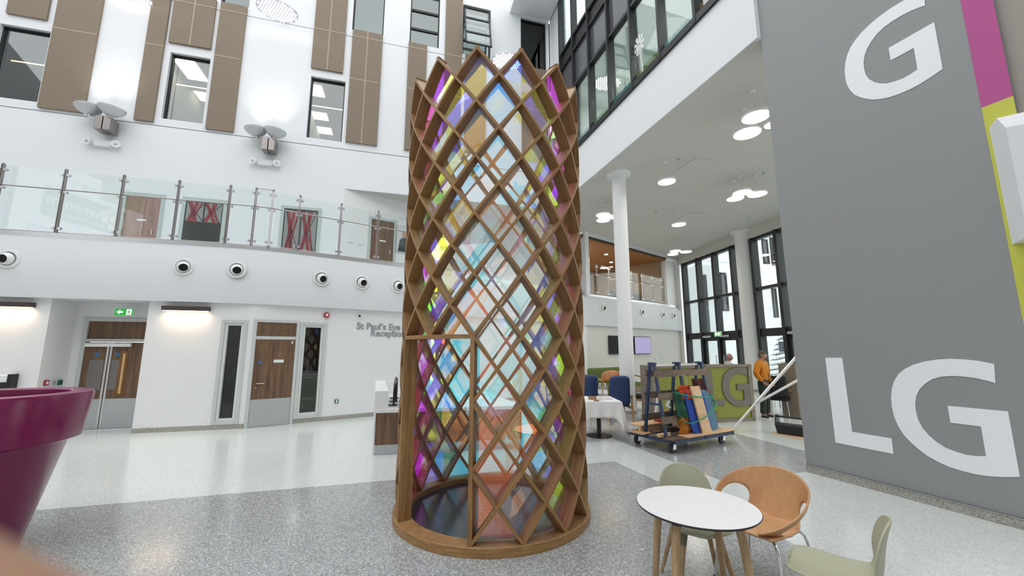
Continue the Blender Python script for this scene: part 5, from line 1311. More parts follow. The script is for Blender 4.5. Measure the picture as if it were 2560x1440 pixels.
c.box(-.19, -.12, .15, .19, .12, .18).box(-.19, -.12, 0, .19, .12, .02); c.build('crate_body', plain('crate_red', hexc('b8322a'), .5), crate)
# ---- lighting stand legs, toolbox on its board
foot = onz(1828, 1080)
def onY(u, v, Y): return ony(u, v, Y)
st = thing('tripod_stand', 'silver tube stand leaning out from behind the grey wall', 'stand', (foot.x, foot.y, 0))
A0 = Vector((0, 0, .02)); B_ = ony(1990, 893, 8.7) - Vector((foot.x, foot.y, 0)); dirv = (B_ - A0).normalized()
Mid = A0 + (B_ - A0) * .40; Top = B_ + dirv * .8
MB().tube([A0, Mid], .026, 14).build('lower_leg', M['galv'], st, smooth=True); MB().tube([Mid - dirv * .03, Top], .031, 14).build('upper_leg', M['galv'], st, smooth=True)
MB().tube([A0 - dirv * .02, A0 + dirv * .05], .032, 14).build('rubber_foot', M['black'], st)
C_ = ony(1999, 948, 8.75) - Vector((foot.x, foot.y, 0)); M2 = Mid + Vector((.03, 0, -.01)); d2_ = (C_ - M2).normalized()
MB().tube([M2, C_ + d2_ * .9], .026, 14).build('brace_tube', M['galv'], st, smooth=True); MB().tube([Mid - dirv * .04, Mid + dirv * .05], .04, 14).build('joint_collar', M['steel'], st)
tag(MB().prism([(onz(1930, 1083).x, onz(1930, 1083).y), (onz(2016, 1103).x, onz(2016, 1103).y), (onz(2060, 1090).x, onz(2060, 1090).y), (onz(1960, 1074).x, onz(1960, 1074).y)], .0016, .014).build('floor_board', palew), 'pale board lying on the floor under the black tool tote', 'board')
tb = thing('tool_tote', 'open black tool tote with a round handle on the pale board', 'toolbox', (5.86, 8.62, .0145), radians(-52))
MB().prism([(-.30, 0), (.30, 0), (.34, .20), (-.34, .20)], -.13, .13, 'xz').build('tote_body', M['black'], tb, bevel=.015)
for s_ in (-1, 1): MB().prism([(-.13, .18), (.13, .18), (.07, .38), (-.07, .38)], s_ * .32 - .015, s_ * .32 + .015, 'yz').build('handle_end', M['black'], tb, bevel=.01)
MB().tube([(-.32, 0, .34), (.32, 0, .34)], .022, 12).build('handle_bar', M['black'], tb); MB().box(-.31, -.11, .201, .31, .11, .205).build('tray', M['dark'], tb)
# office chair and visitor chair beside the desk
oc = thing('office_chair', 'navy office chair with light wooden arm right of the standing man', 'chair', (7.28, 11.25, 0), 2.4)
MB().box(-.26, -.26, .40, .26, .24, .52).build('seat', navyd, oc, bevel=.04)
MB().grid(lambda u, v: ((u - .5) * .5, .24 + .06 * v + .04 * (1 - (2 * u - 1) ** 2), .52 + .55 * v), 8, 8).build('backrest', navyd, oc, smooth=True, solid=.09, sub=1)
MB().beam((-.31, -.25, .70), (-.31, .2, .68), .05, .03).box(-.33, -.05, .42, -.29, 0, .69).build('armrest', beech, oc); MB().beam((.31, -.25, .70), (.31, .2, .68), .05, .03).box(.29, -.05, .42, .33, 0, .69).build('armrest', beech, oc)
for x in (-.22, .22):
    for y in (-.22, .22): MB().tube([(x, y, .40), (x * 1.15, y * 1.15, 0)], .013, 8).build('leg', M['chrome'], oc)
vc = thing('shell_chair', 'pale grey moulded shell chair behind the navy office chair', 'chair', (8.3, 12.9, 0), 2.0)
MB().grid(lambda u, v: ((u - .5) * .46 * (1 - .2 * max(0, v - .7)), -.2 + .44 * min(1, v * 2) + .12 * max(0, v - .5), .45 + (.8 * max(0, v - .5)) ** 1.0 + .05 * (2 * u - 1) ** 2), 10, 14).build('shell', plain('pale_grey_plastic', hexc('a7a69b'), .5), vc, smooth=True, solid=.012)
for x in (-.2, .2):
    for y in (-.18, .2): MB().tube([(x * .8, y * .8, .44), (x, y, 0)], .012, 8).build('leg', M['chrome'], vc)
# ================================================================== CAFE TABLE AND CHAIRS
ash = wood('ash_leg', hexc('c9ac86'), hexc('a98a62'), .5, scale=(34, 34, 2.5)); olive = plain('olive_shell', hexc('b1b198'), .5, var=.03); tubply = wood('beech_plywood', hexc('d6a97b'), hexc('c39065'), .38, kind='Object', scale=(4.5, 4.5, 1.3), streak=.4)
olive2 = olive
tb_ = thing('cafe_table', 'round white cafe table with black edge and ash legs', 'table', (1.215, 2.83, 0))
MB().lathe([(.001, .741), (.374, .741)], 72).build('white_top', plain('white_hpl', (.84, .84, .83), .42), tb_)
MB().lathe([(.374, .7405), (.378, .738), (.37, .727), (.001, .727)], 72).build('black_core', M['black'], tb_, smooth=True)
for k in range(4):
    a = radians(40) + k * pi / 2; ca_, sa_ = cos(a), sin(a)
    MB().tube([(.262 * ca_, .262 * sa_, .69), (.28 * ca_, .28 * sa_, .60), (.345 * ca_, .345 * sa_, .0)], [.027, .027, .017], 18).build('leg', ash, tb_, smooth=True)
    MB().lathe([(.026, -.025), (.030, .02), (.030, .035)], 18, (.262 * ca_, .262 * sa_, .69)).build('leg_socket', M['black'], tb_)
    MB().beam((.245 * ca_, .245 * sa_, .713), (-.0, 0, .713), .05, .026).build('support_arm', M['black'], tb_)
prof = [(-.228, .441), (-.20, .447), (-.12, .447), (0, .437), (.10, .436), (.165, .452), (.205, .495), (.225, .555), (.238, .64), (.258, .73), (.285, .815)]
def pp(v):
    s_ = v * (len(prof) - 1); i = min(int(s_), len(prof) - 2); f = s_ - i
    p0, p1, p2, p3 = prof[max(i - 1, 0)], prof[i], prof[i + 1], prof[min(i + 2, len(prof) - 1)]
    return tuple(.5 * (2 * b + (c - a) * f + (2 * a - 5 * b + 4 * c - d) * f * f + (3 * b - a - 3 * c + d) * f ** 3) for a, b, c, d in zip(p0, p1, p2, p3))
def shell_mb():
    def fn(u, v):
        y, z = pp(v); t = 2 * u - 1
        e = .26
        W = .222 - .012 * sin(v * pi * 1.0) * (v > .45)
        k = 1.0
        if v < e: k = (1 - ((e - v) / e) ** 2.6) ** (1 / 2.2)
        if v > 1 - e: k = (1 - ((v - 1 + e) / e) ** 2.2) ** (1 / 2.2)
        x = t * W * max(k, .05)
        lift = .028 * t ** 2 * (1 - max(0, min(1, (v - .45) * 4))); fwd = -.045 * t ** 2 * k * max(0, min(1, (v - .5) * 4))
        return (x, y + fwd, z + lift)
    return MB().grid(fn, 16, 40)
def shell_chair(name, label, x, y, rz):
    t = thing(name, label, 'chair', (x, y, 0), rz, 'olive shell chairs at the cafe table')
    MB().build if False else None
    shell_mb().build('shell', olive2, t, smooth=True, solid=.012, sub=1)
    for sx in (-1, 1):
        for sy in (-1, 1):
            MB().tube([(sx * .125, sy * .115, .40), (sx * .215, sy * .215, 0)], [.020, .013], 14).build('leg', ash, t, smooth=True)
            MB().tube([(sx * .117, sy * .107, .435), (sx * .137, sy * .127, .35)], [.024, .022], 14).build('leg_socket', plain('olive_socket', hexc('6b6a58'), .5) if 'os' not in M else M['os'], t)
            M['os'] = t.children[-1].data.materials[0]
    MB().box(-.13, -.12, .415, .13, .12, .43).build('under_frame', M['os'], t)
shell_chair('shell_chair', 'olive shell chair with ash legs tucked behind the round white table', 1.39, 3.27, -.08)
shell_chair('shell_chair', 'olive shell chair seen from the side, cut by the bottom picture edge', 1.91, 2.60, radians(-130))
# moulded plywood tub chair
tc = thing('tub_chair', 'bent plywood tub chair with chrome legs right of the round white table', 'chair', (1.91, 3.31, 0), radians(-60))
def tub_mb():
    mb = MB(); nu, nv = 72, 30
    # the back wall wraps from the seat's front corners round the rear; two oval openings part the arms from the seat
    A = radians(156)
    def rim(a): c = (1 + cos(a)) / 2; return .425 + .375 * c ** .78          # top edge over the angle from the rear
    def P(a, s_):
        zb = .435; zt_ = rim(a); z = zb + (zt_ - zb) * s_
        flare = .215 + .085 * s_ ** .8
        r_ = flare * (1 + .03 * cos(a))
        ex_ = 1.02 if abs(a) > pi / 2 else 1
        return (r_ * sin(a) * 1.08, r_ * cos(a) * 1.02, z)
    def hole(a, s_):
        b = abs(a); cx, cz, rx, rz = radians(84), .38, radians(42), .38
        return ((b - cx) / rx) ** 2 + ((s_ - cz) / rz) ** 2 < 1
    idx = {}
    for i in range(nu + 1):
        for j in range(nv + 1):
            a = -A + 2 * A * i / nu; s_ = j / nv
            idx[i, j] = len(mb.v); mb.v.append(P(a, s_))
    for i in range(nu):
        for j in range(nv):
            a = -A + 2 * A * (i + .5) / nu; s_ = (j + .5) / nv
            if hole(a, s_): continue
            mb.f.append((idx[i, j], idx[i + 1, j], idx[i + 1, j + 1], idx[i, j + 1])); mb.mi.append(0)
    # snap the ragged hole rim onto the oval
    cnt = {}
    for f in mb.f:
        for k in range(4):
            e = tuple(sorted((f[k], f[(k + 1) % 4]))); cnt[e] = cnt.get(e, 0) + 1
    inv = {v: k for k, v in idx.items()}
    for e, n in cnt.items():
        if n != 1: continue
        for v in e:
            i, j = inv[v]
            if i in (0, nu) or j in (0, nv): continue
            a = -A + 2 * A * i / nu; s_ = j / nv; sg = 1 if a > 0 else -1
            dx, dz = (abs(a) - radians(84)) / radians(42), (s_ - .38) / .38; L_ = hypot(dx, dz) or 1
            a2 = sg * (radians(84) + radians(42) * dx / L_); s2 = max(0.0, .38 + .38 * dz / L_); mb.v[v] = P(a2, s2)
    return mb
tub_mb().build('tub_back', tubply, tc, smooth=True, solid=.013)
def seatfn(u, v):
    t = 2 * u - 1; y = -.235 + .46 * v; w = .232 * (1 - .55 * max(0, (v - .55) / .45) ** 2.2) * (1 - .10 * max(0, (.25 - v) / .25) ** 2)
    return (t * w, y - .0, .438 + .010 * t * t - .012 * max(0, (.3 - v) / .3) ** 2 - .006 * sin(v * pi))
MB().grid(seatfn, 14, 16).build('seat', tubply, tc, smooth=True, solid=.013)
for sx in (-1, 1):
    for sy in (-1, 1):
        MB().tube([(sx * .02, sy * .10, .415), (sx * .10, sy * .14, .418), (sx * .175, sy * .175, .412), (sx * .205, sy * .195, .385), (sx * .22, sy * .205, .33), (sx * .255, sy * .235, .0)], .011, 12).build('leg', M['chrome'], tc, smooth=True)
        MB().lathe([(.001, 0), (.016, 0), (.013, .02)], 12, (sx * .255, sy * .235, 0)).build('glide', M['black'], tc)
pp_ = onz(1607, 1374); tag(MB().prism([(-.012, -.008), (.013, -.010), (.012, .008), (.0, .014), (-.013, .008)], .0016, .003).build('paper_scrap', M['whitep'], None, loc=(pp_.x, pp_.y, 0)), 'tiny white paper scrap on the grey terrazzo left of the cafe table', 'litter')
# ================================================================== PEOPLE
def skin_eval(verts, edges, radii, sub=2, root=0):
    me = bpy.data.meshes.new('tmp'); me.from_pydata(verts, edges, []); o = bpy.data.objects.new('tmp', me); COL.objects.link(o)
    m = o.modifiers.new('k', 'SKIN'); m.use_smooth_shade = True
    if not me.skin_vertices: bpy.ops.object.select_all(action='DESELECT')
    for i, r in enumerate(radii):
        me.skin_vertices[0].data[i].radius = (r, r) if not isinstance(r, tuple) else r
        me.skin_vertices[0].data[i].use_root = (i == root)
    s = o.modifiers.new('u', 'SUBSURF'); s.levels = sub; s.render_levels = sub
    bpy.context.view_layer.update()
    ev = o.evaluated_get(bpy.context.evaluated_depsgraph_get()); em = ev.to_mesh()
    V = [tuple(v.co) for v in em.vertices]; F = [tuple(p.vertices) for p in em.polygons]
    ev.to_mesh_clear(); bpy.data.objects.remove(o); bpy.data.meshes.remove(me)
    return V, F
def head_geo(mb, c, s=1.0):
    """egg-shaped head with brow, nose, lips, chin and ears, facing -y"""
    nu, nv = 32, 24; cx, cy, cz = c
    def fn(u, v):
        th = u * 2 * pi; ph = (v - .5) * pi * .998
        x = cos(ph) * sin(th); y = -cos(ph) * cos(th); z = sin(ph)
        rx, ry, rz = .076, .096, .118
        jaw = max(0, -z); X = x * rx * (1 - .30 * jaw ** 1.5); Y = y * ry * (1 - .10 * jaw) - (.012 * jaw if y < 0 else -.018 * jaw * 0); Z = z * rz
        if y < -.2:
            f = max(0, -y)
            n = math.exp(-(x / .16) ** 2) * math.exp(-((z + .12) / .20) ** 2) * .024 * f * (1 + .4 * (z < -.1)); Y -= n
            e = (math.exp(-((abs(x) - .40) / .17) ** 2) * math.exp(-((z - .05) / .12) ** 2)) * .012; Y += e
            Y -= math.exp(-((z - .22) / .10) ** 2) * .005 * f
            Y -= math.exp(-(x / .30) ** 2) * (math.exp(-((z + .47) / .06) ** 2) + math.exp(-((z + .56) / .06) ** 2)) * .006
            Y -= math.exp(-(x / .30) ** 2) * math.exp(-((z + .80) / .12) ** 2) * .010
        return (cx + X * s, cy + Y * s, cz + Z * s)
    mb.grid(fn, nu, nv)
    for sg in (-1, 1):
        mb.grid(lambda u, v, sg=sg: (cx + sg * s * (.072 + .012 * sin(v * pi) * (1 + .3 * sin(u * 2 * pi))), cy + s * (.012 + .020 * sin(v * pi) * cos(u * 2 * pi)), cz + s * (-.005 + .034 * (v * 2 - 1))), 12, 8)
def hand_geo(mb, w, d, side, palmn, s=1.0):
    """palm, four curled fingers of different lengths and a thumb; d points along the hand, side across it"""
    w, d, side, pn = Vector(w), Vector(d).normalized(), Vector(side).normalized(), Vector(palmn).normalized()
    V, F = skin_eval([tuple(w), tuple(w + d * .05 * s), tuple(w + d * .085 * s)], [(0, 1), (1, 2)], [(.022 * s, .028 * s), (.016 * s, .040 * s), (.014 * s, .040 * s)], 1); mb.add(V, F)
    for k, L_ in enumerate((.070, .080, .075, .058)):
        b = w + d * .085 * s + side * (.030 - .020 * k) * s
        p1 = b + d * L_ * .42 * s + pn * .008 * s; p2 = p1 + d * L_ * .30 * s + pn * .020 * s; p3 = p2 + d * L_ * .14 * s + pn * .022 * s
        mb.tube([b - d * .02 * s, b, p1, p2, p3], [.010 * s, .0095 * s, .009 * s, .008 * s, .006 * s], 8)
    b = w + d * .025 * s + side * .030 * s
    mb.tube([b, b + d * .025 * s + side * .022 * s, b + d * .055 * s + side * .026 * s + pn * .010 * s, b + d * .075 * s + side * .020 * s + pn * .02 * s], [.013 * s, .012 * s, .010 * s, .007 * s], 8)
def person(label, loc, rz, s, cols, arms, hair=True, glasses=True, legs=True, turn=0.0):
    t = thing('person', label, 'person', loc, rz)
    skin = plain('skin_' + str(len(bpy.data.materials)), hexc(cols['skin']), .55, var=.06)
    H_ = dict(pel=(0, .0, .94), bel=(0, -.015, 1.08), che=(0, -.01, 1.28), nb=(0, .01, 1.46), nk=(0, -.005, 1.55), hd=(0, -.02, 1.62))
    P = {k: Vector(v) * s for k, v in H_.items()}
    for sd in (-1, 1):
        n = 'L' if sd > 0 else 'R'
        P['sh' + n] = Vector((sd * .185, .0, 1.42)) * s
        P['el' + n] = Vector(arms[n][0]) * s; P['wr' + n] = Vector(arms[n][1]) * s
        P['hi' + n] = Vector((sd * .095, 0, .90)) * s; P['kn' + n] = Vector((sd * .11, -.02, .49)) * s; P['an' + n] = Vector((sd * .125, .02, .09)) * s; P['to' + n] = Vector((sd * .15, -.13, .035)) * s
    R_ = dict(pel=(.14, .11), bel=(.15, .12), che=(.165, .12), nb=(.075, .07), nk=(.055, .055), hd=(.05, .05), shL=.062, shR=.062, elL=.043, elR=.043, wrL=.028, wrR=.028, hiL=.088, hiR=.088, knL=.058, knR=.058, anL=.04, anR=.04, toL=.035, toR=.035)
    keys = list(P); ix = {k: i for i, k in enumerate(keys)}
    E_ = [('pel', 'bel'), ('bel', 'che'), ('che', 'nb'), ('nb', 'nk'), ('nk', 'hd')]
    for n in 'LR': E_ += [('che', 'sh' + n), ('sh' + n, 'el' + n), ('el' + n, 'wr' + n), ('pel', 'hi' + n), ('hi' + n, 'kn' + n), ('kn' + n, 'an' + n), ('an' + n, 'to' + n)]
    def sk(ks, es, grow, sub=2):
        ii = {k: i for i, k in enumerate(ks)}
        rad = []
        for k in ks:
            r = R_[k]; g = grow.get(k, grow.get('*', 0)); rad.append(((r[0] + g) * s, (r[1] + g) * s) if isinstance(r, tuple) else ((r + g) * s, (r + g) * s))
        return skin_eval([tuple(P[k]) for k in ks], [(ii[a], ii[b]) for a, b in es], rad, sub, ii.get('pel', 0))
    mb = MB(); V, F = sk(keys, E_, {'*': -.006}); mb.add(V, F)
    hc = P['hd'] + Vector((0, -.022 * s, .018 * s))
    hm = MB(); head_geo(hm, (0, 0, 0), s); ct, st_ = cos(turn), sin(turn)
    hv = [(x * ct - y * st_ + hc.x, x * st_ + y * ct + hc.y, z + hc.z) for x, y, z in hm.v]
    mb.add(hv, hm.f)
    for n, sd in (('L', 1), ('R', -1)):
        d = (P['wr' + n] - P['el' + n]).normalized()
        hand_geo(mb, P['wr' + n], d, Vector((-sd * .3, -1, 0)), Vector((-sd, .0, .0)), s)
    mb.build('body', skin, t, smooth=True)
    def hp(x, y, z): return (x * s * ct - y * s * st_ + hc.x, x * s * st_ + y * s * ct + hc.y, z * s + hc.z)
    for sd in (-1, 1):
        e = MB().lathe([(.001, -.010 * s), (.007 * s, -.007 * s), (.010 * s, 0), (.007 * s, .007 * s), (.001, .010 * s)], 12).build('eye', M['whitep'], t, smooth=True); e.location = hp(sd * .030, -.080, .006)
        q = MB().lathe([(.001, -.0045 * s), (.004 * s, 0), (.001, .0045 * s)], 10).build('pupil', M['black'], e); q.location = (st_ * .008 * s * 1, -.0075 * s * ct, 0)
    l = MB().tube([hp(-.022, -.098, -.058), hp(0, -.106, -.056), hp(.022, -.098, -.058)], .005 * s, 8).build('mouth', plain('lips_' + str(len(bpy.data.materials)), tuple(x * .55 for x in hexc(cols['skin'])), .5), t)
    hm_ = plain('hair_' + str(len(bpy.data.materials)), hexc(cols['hair']), .8, bmp=.4, bscale=90)
    def hairfn(u, v):
        th = u * 2 * pi; back = (1 - cos(th)) / 2           # 0 at the face
        lo = (.42 if hair else 1.3) - (1.05 if hair else 1.35) * back ** .7
        hi = pi / 2 if hair else (lo + .75 * back)
        ph = lo + (hi - lo) * v if hair else lo + (min(hi, .35) - lo) * v
        k = 1.055 + (.03 * sin(th * 9) * .3 if hair else 0)
        return hp(.076 * cos(ph) * sin(th) * k, -.096 * cos(ph) * cos(th) * k + .004, .118 * sin(ph) * k + .002)
    if hair: MB().grid(hairfn, 36, 10).build('hair', hm_, t, smooth=True)
    else:
        def fringe(u, v):
            th = pi + (u - .5) * 2 * 1.9; ph = -.25 + .55 * v * (1 - .3 * abs(2 * u - 1)); k = 1.03
            return hp(.076 * cos(ph) * sin(th) * k, -.096 * cos(ph) * cos(th) * k, .118 * sin(ph) * k)
        MB().grid(fringe, 24, 5).build('hair', hm_, t, smooth=True)
    if glasses:
        g = MB()
        for sd in (-1, 1):
            g.tube([hp(sd * .032 + .022 * cos(a), -.104, .004 + .017 * sin(a)) for a in [k * pi / 6 for k in range(13)]], .0022 * s, 6)
            g.tube([hp(sd * .054, -.103, .008), hp(sd * .078, -.04, .01), hp(sd * .080, .02, .006)], .002 * s, 6)
        g.tube([hp(-.010, -.105, .006), hp(.010, -.105, .006)], .002 * s, 6)
        g.build('glasses', M['steel'], t)
    # jacket, trousers, shoes
    jk = ['pel', 'bel', 'che', 'nb', 'shL', 'elL', 'wrL', 'shR', 'elR', 'wrR']
    je = [e for e in E_ if e[0] in jk and e[1] in jk]
    V, F = sk(jk, je, {'*': .034, 'pel': .030, 'nb': .004, 'wrL': .020, 'wrR': .020, 'bel': .024}); jm = MB(); jm.add(V, F)
    jm.build('jacket', plain('jacket_' + str(len(bpy.data.materials)), hexc(cols['top']), .75, var=.12, scale=9, bmp=.35, bscale=18), t, smooth=True)
    cl = MB()
    cl.tube([tuple(P['nb'] + Vector((.078 * cos(a), .068 * sin(a) - .004, .028 + .012 * sin(a))) * s) for a in [-pi / 2 + .28 + k * (2 * pi - .56) / 18 for k in range(19)]], .016 * s, 8)
    cl.build('collar', plain('collar_' + str(len(bpy.data.materials)), hexc(cols['collar']), .8), t, smooth=True)
    if legs:
        MB().beam(P['nb'] + Vector((0, -.075, .01)) * s, P['bel'] + Vector((0, -.150, -.05)) * s, .012 * s, .012 * s).build('zip', M['frame_dark'], t)
        tk = ['bel', 'pel', 'hiL', 'knL', 'anL', 'hiR', 'knR', 'anR']; te = [e for e in E_ if e[0] in tk and e[1] in tk]
        V, F = sk(tk, te, {'*': .022, 'bel': -.01, 'pel': .008, 'anL': .036, 'anR': .036}); tm = MB(); tm.add(V, F)
        tm.build('trousers', plain('trousers_' + str(len(bpy.data.materials)), hexc(cols['legs']), .85, bmp=.3, bscale=14), t, smooth=True)
        for n in 'LR':
            a, b = P['an' + n], P['to' + n]
            V, F = skin_eval([(a.x, a.y + .05 * s, .045 * s), (a.x, a.y, .05 * s), ((a.x + b.x) / 2, (a.y + b.y) / 2, .045 * s), (b.x, b.y, .036 * s)], [(0, 1), (1, 2), (2, 3)], [.038 * s, .042 * s, .042 * s, .034 * s], 2)
            V = [(x, y, max(z, .012)) for x, y, z in V]
            m = MB(); m.add(V, F); sh = m.build('shoe', M['black'], t, smooth=True)
            sm = MB(); sm.prism([(a.x - .045 * s, a.y + .09 * s), (a.x + .045 * s, a.y + .09 * s), (b.x + .048 * s, b.y - .0), (b.x + .03 * s, b.y - .05 * s), (b.x - .03 * s, b.y - .05 * s), (b.x - .048 * s, b.y)], 0, .022)
            sm.build('sole', M['whitep'], sh)
    return t
mp = onz(1916, 1045)
person('person in an orange zipped jacket and dark trousers standing beside the lime desk', (mp.x, mp.y, 0), radians(36), .985,
       dict(skin='b08068', hair='5a4a40', top='c87a14', collar='7d4a22', legs='2d352c'),
       dict(L=((.29, .03, 1.14), (.235, -.10, .94)), R=((-.30, .04, 1.14), (-.23, -.10, .95))), turn=radians(22))
bp = ony(1823, 905, 12.2)
person('person with a bald head and pale shirt looking right behind the lime desk', (bp.x, bp.y + .05, 0), radians(75), .935,
       dict(skin='a8786a', hair='8a7468', top='b9bcc0', collar='c9ccd0', legs='30343a'),
       dict(L=((.27, -.02, 1.12), (.22, -.22, .98)), R=((-.27, -.02, 1.12), (-.22, -.22, .98))), hair=False, glasses=False, turn=radians(8))
# fingertip of the photographer over the corner of the lens
ft = thing('fingertip', 'blurred bare fingertip over the lower left corner of the picture', 'person', (0, 0, EYE))
fd_ = .026
def fpt(u, v, d): return ray(u, v) * d
c0, c1 = fpt(-455, 1625, fd_), fpt(85, 1870, fd_)
ax = (c1 - c0).normalized()
pts = [c1 - ax * .045, c1 - ax * .03, c1 - ax * .015, c1, c1 + ax * .0035, c1 + ax * .006, c1 + ax * .0075]
fsk = plain('finger_skin', hexc('a07a60'), .6, var=.08, scale=300)
MB().tube([c0 - ax * .03, c0, c1, c1 + ax * .004, c1 + ax * .0065, c1 + ax * .008], [.0082, .0080, .0076, .0064, .0042, .001], 24).build('finger', fsk, ft, smooth=True)
nb = (Vector((-.6, -.2, -.75)) - ax * ax.dot(Vector((-.6, -.2, -.75)))).normalized(); ns = ax.cross(nb)
MB().grid(lambda u, v: tuple(c1 + ax * (-.009 + .013 * v) + (nb * cos((u - .5) * 1.5) + ns * sin((u - .5) * 1.5)) * (.0079 - .0012 * v * v)), 8, 6).build('fingernail', plain('nail', hexc('d0a898'), .3), ft, smooth=True)

# ================================================================== OUTSIDE THE CURTAIN WALL
EXT = Frame((14.0, 34.0), (.955, .297)); wallx = plain('white_render', (.72, .73, .74), .85, var=.03); wallx2 = plain('grey_render', (.55, .57, .58), .85, var=.03)
pav = struct(MB().box(10.2, -6, -.13, 70, 70, -.005).build('floor', plain('pale_paving', hexc('b9bab6'), .8, var=.06)))
bd = thing('building', 'white rendered building with dark framed windows beyond the curtain wall', 'building', EXT.w(0, 0, 0), EXT.a)
MB().box(-6, 0, 0, 34, 6, 13.5).build('wall', wallx, bd)
MB().box(-6, -.02, 5.55, 34, 0, 5.62).box(-6, -.02, 9.6, 34, 0, 9.67).build('string_course', wallx2, bd)
def bw(u0, v0, u1, v1):
    z4 = .2361; U0, V0, U1, V1 = 1690 + u0 * z4, 560 + v0 * z4, 1690 + u1 * z4, 560 + v1 * z4
    x0, z1 = EXT.px(U0, V0); x1, z0 = EXT.px(U1, V1); x0, x1 = min(x0, x1), max(x0, x1); z0, z1 = min(z0, z1), max(z0, z1)
    f = MB(); w = .14; f.box(x0, -.12, z0, x0 + w, .05, z1).box(x1 - w, -.12, z0, x1, .05, z1).box(x0, -.12, z1 - w, x1, .05, z1).box(x0, -.12, z0, x1, .05, z0 + w)
    wn = f.build('window', M['frame_dark'], bd); MB().box(x0 + w, -.05, z0 + w, x1 - w, -.03, z1 - w).build('pane', M['spandrel'], wn)
    return wn
for a in ((193, 440, 245, 882), (455, 515, 556, 922), (812, 610, 856, 975), (900, 160, 985, 425), (985, 140, 1050, 440), (1005, 680, 1082, 990), (740, 190, 795, 370), (1085, 1245, 1140, 1350)): bw(*a)
wing = thing('building', 'grey building wing seen through the second bay of the curtain wall', 'building', EXT.w(-.4, -4.0, 0), EXT.a)
xw0 = Frame(EXT.w(0, -4, 0), EXT.d).px(1755, 700)[0]; xw1 = Frame(EXT.w(0, -4, 0), EXT.d).px(1788, 700)[0]
MB().box(xw0 + .4, 0, 0, xw1 + .4, 3.9, 8.2).build('wall', wallx2, wing)
MB().box(xw0 + .35, -.1, 2.6, xw0 + .75, .0, 7.4).build('window', M['frame_dark'], wing)
# bare shrub and fir in the courtyard
leafm = plain('pale_olive_leaf', hexc('9aa06a'), .8, var=.2); twig = plain('grey_bark', hexc('7d7468'), .9); firm = plain('fir_green', hexc('4f6355'), .85, var=.25)
rt3 = random.Random(5)
tp = onz(1950, 920); base_t = Vector((15.6, 20.2, 0))
sh = thing('courtyard_tree', 'thin branched tree with pale leaves outside the curtain wall', 'tree', base_t)
br = MB(); lf = MB()
def grow(p, d, L_, r, n):
    q = p + d * L_; br.tube([p, (p + q) / 2 + Vector((rt3.uniform(-.05, .05), rt3.uniform(-.05, .05), 0)), q], [r, r * .8, r * .6], 6, caps=False)
    if n == 0:
        for k in range(7):
            c = q + Vector((rt3.uniform(-.3, .3), rt3.uniform(-.3, .3), rt3.uniform(-.2, .25))); a = Vector((rt3.uniform(-1, 1), rt3.uniform(-1, 1), rt3.uniform(-.5, .5))).normalized() * .07; b = a.orthogonal().normalized() * .03
            lf.add([c - a, c + b, c + a, c - b], [(0, 1, 2, 3)])
        return
    for k in range(3):
        e = (d + Vector((rt3.uniform(-.8, .8), rt3.uniform(-.8, .8), rt3.uniform(-.1, .5)))).normalized(); grow(q, e, L_ * .72, r * .6, n - 1)
for k in range(3): grow(Vector((rt3.uniform(-.1, .1), rt3.uniform(-.1, .1), 0)), Vector((rt3.uniform(-.25, .25), rt3.uniform(-.25, .25), 1)).normalized(), 1.25, .05, 4)
br.build('branches', twig, sh); o = lf.build('leaves', leafm, sh); o['kind'] = 'stuff'
fir = thing('fir_tree', 'small fir with layered drooping branches outside, right of the man in orange', 'tree', (13.1, 19.2, 0))
MB().tube([(0, 0, 0), (0, 0, 3.1)], [.07, .015], 8).build('trunk', twig, fir)
nd = MB()
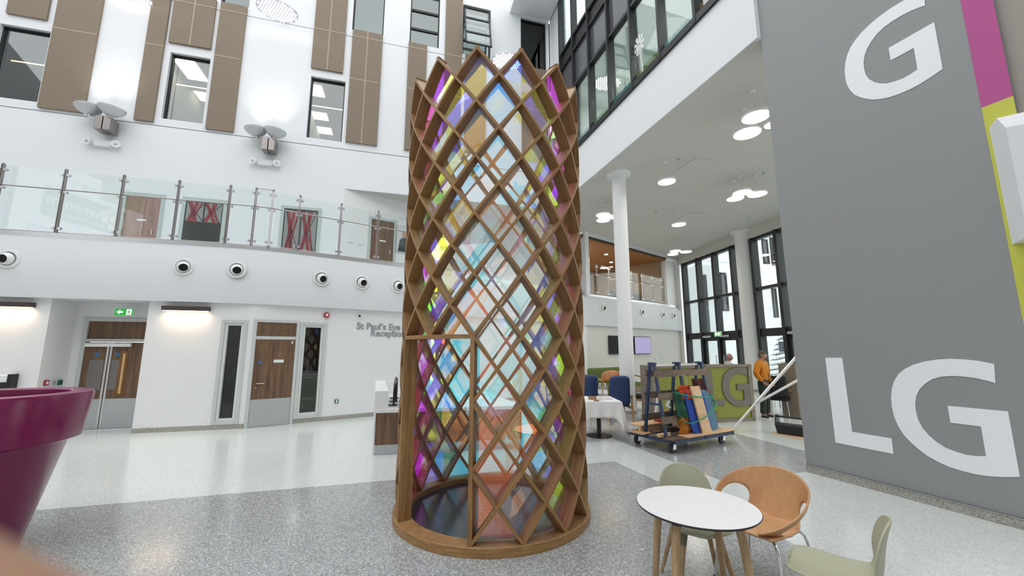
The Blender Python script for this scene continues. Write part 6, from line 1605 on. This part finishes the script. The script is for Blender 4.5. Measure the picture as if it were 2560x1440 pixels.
for lay in range(11):
    z = .45 + lay * .24; L_ = 1.15 * (1 - lay / 12.5)
    for k in range(11):
        a = k * 2 * pi / 11 + lay * .7 + rt3.uniform(-.2, .2); d = Vector((cos(a), sin(a), 0)); sd = Vector((-sin(a), cos(a), 0))
        for j in range(6):
            f = (j + 1) / 6; c = d * L_ * f + Vector((0, 0, z - .25 * f * f + .1 * f))
            for s_ in (-1, 1):
                q = c + sd * s_ * (.16 * (1.15 - f)) + d * .06 + Vector((0, 0, -.03)); nd.add([c - d * .04, c + Vector((0, 0, .012)), q, c + d * .04], [(0, 1, 2, 3)])
        nd.tube([(0, 0, z), tuple(d * L_ + Vector((0, 0, z - .15)))], .012, 5, caps=False)
o = nd.build('needles', firm, fir); o['kind'] = 'stuff'
# ================================================================== OPPOSITE THE BALCONY: the lit event screen mirrored in its glass
ES = Frame((-10.55, 1.42), (-.54, .84))
es = thing('event_screen', 'large lit welcome screen facing the left balcony, seen only mirrored in its glass', 'screen', ES.w(1.25, 0, 6.25), ES.a)
MB().box(-2.0, .0, -1.35, 2.0, .10, 1.35).build('screen_case', M['black'], es)
MB().box(-1.95, -.004, -1.30, 1.95, .0, 1.30).build('white_display', emit('screen_white', (.95, .97, 1), 1.15), es)
eg = emit('screen_green', hexc('7fb09a'), .9); ey = emit('screen_cream', hexc('f2eccb'), 1.5); eb = emit('screen_blue', hexc('8fb0d0'), .8)
MB().box(-1.28, -.008, -.47, 1.28, -.004, .47).build('green_field', eg, es)
MB().box(-1.95, -.008, .62, -.3, -.004, 1.30).build('green_corner', emit('screen_leaf', hexc('7fae62'), .8), es)
text('letters', 'Avrenim', ey, es, (.30, -.012, .08), .52, extrude=.002)
text('letters', 'FACILITIES MANAGEMENT PARTNER', ey, es, (.30, -.012, -.28), .105, extrude=.002)
text('letters', "then tonight\u2019s event", eb, es, (0.1, -.012, -.85), .36, extrude=.002)
text('letters', 'with us', eb, es, (.2, -.012, .85), .36, extrude=.002)
r_ = MB()
for q_ in (.36, .25): r_.tube([(-.85 + q_ * cos(a), -.012, .05 + q_ * sin(a)) for a in [-.6 + k * (pi + 1.2) / 24 for k in range(25)]], .028, 6)
r_.build('ring_logo', ey, es); disc(MB(), -.85, .07, -.014, .13).build('logo_dot', ey, es)
MB().prism([(-1.0, -.18), (-.72, -.12), (-.70, -.30), (-.85, -.42), (-1.0, -.36)], -.014, -.008, 'xz').build('logo_leaf', ey, es)
MB().tube([(-1.4, .05, 1.35), (-1.4, .05, 11.2)], .02, 8).build('hanging_rod', M['steel'], es)
MB().tube([(1.4, .05, 1.35), (1.4, .05, 11.2)], .02, 8).build('hanging_rod', M['steel'], es)
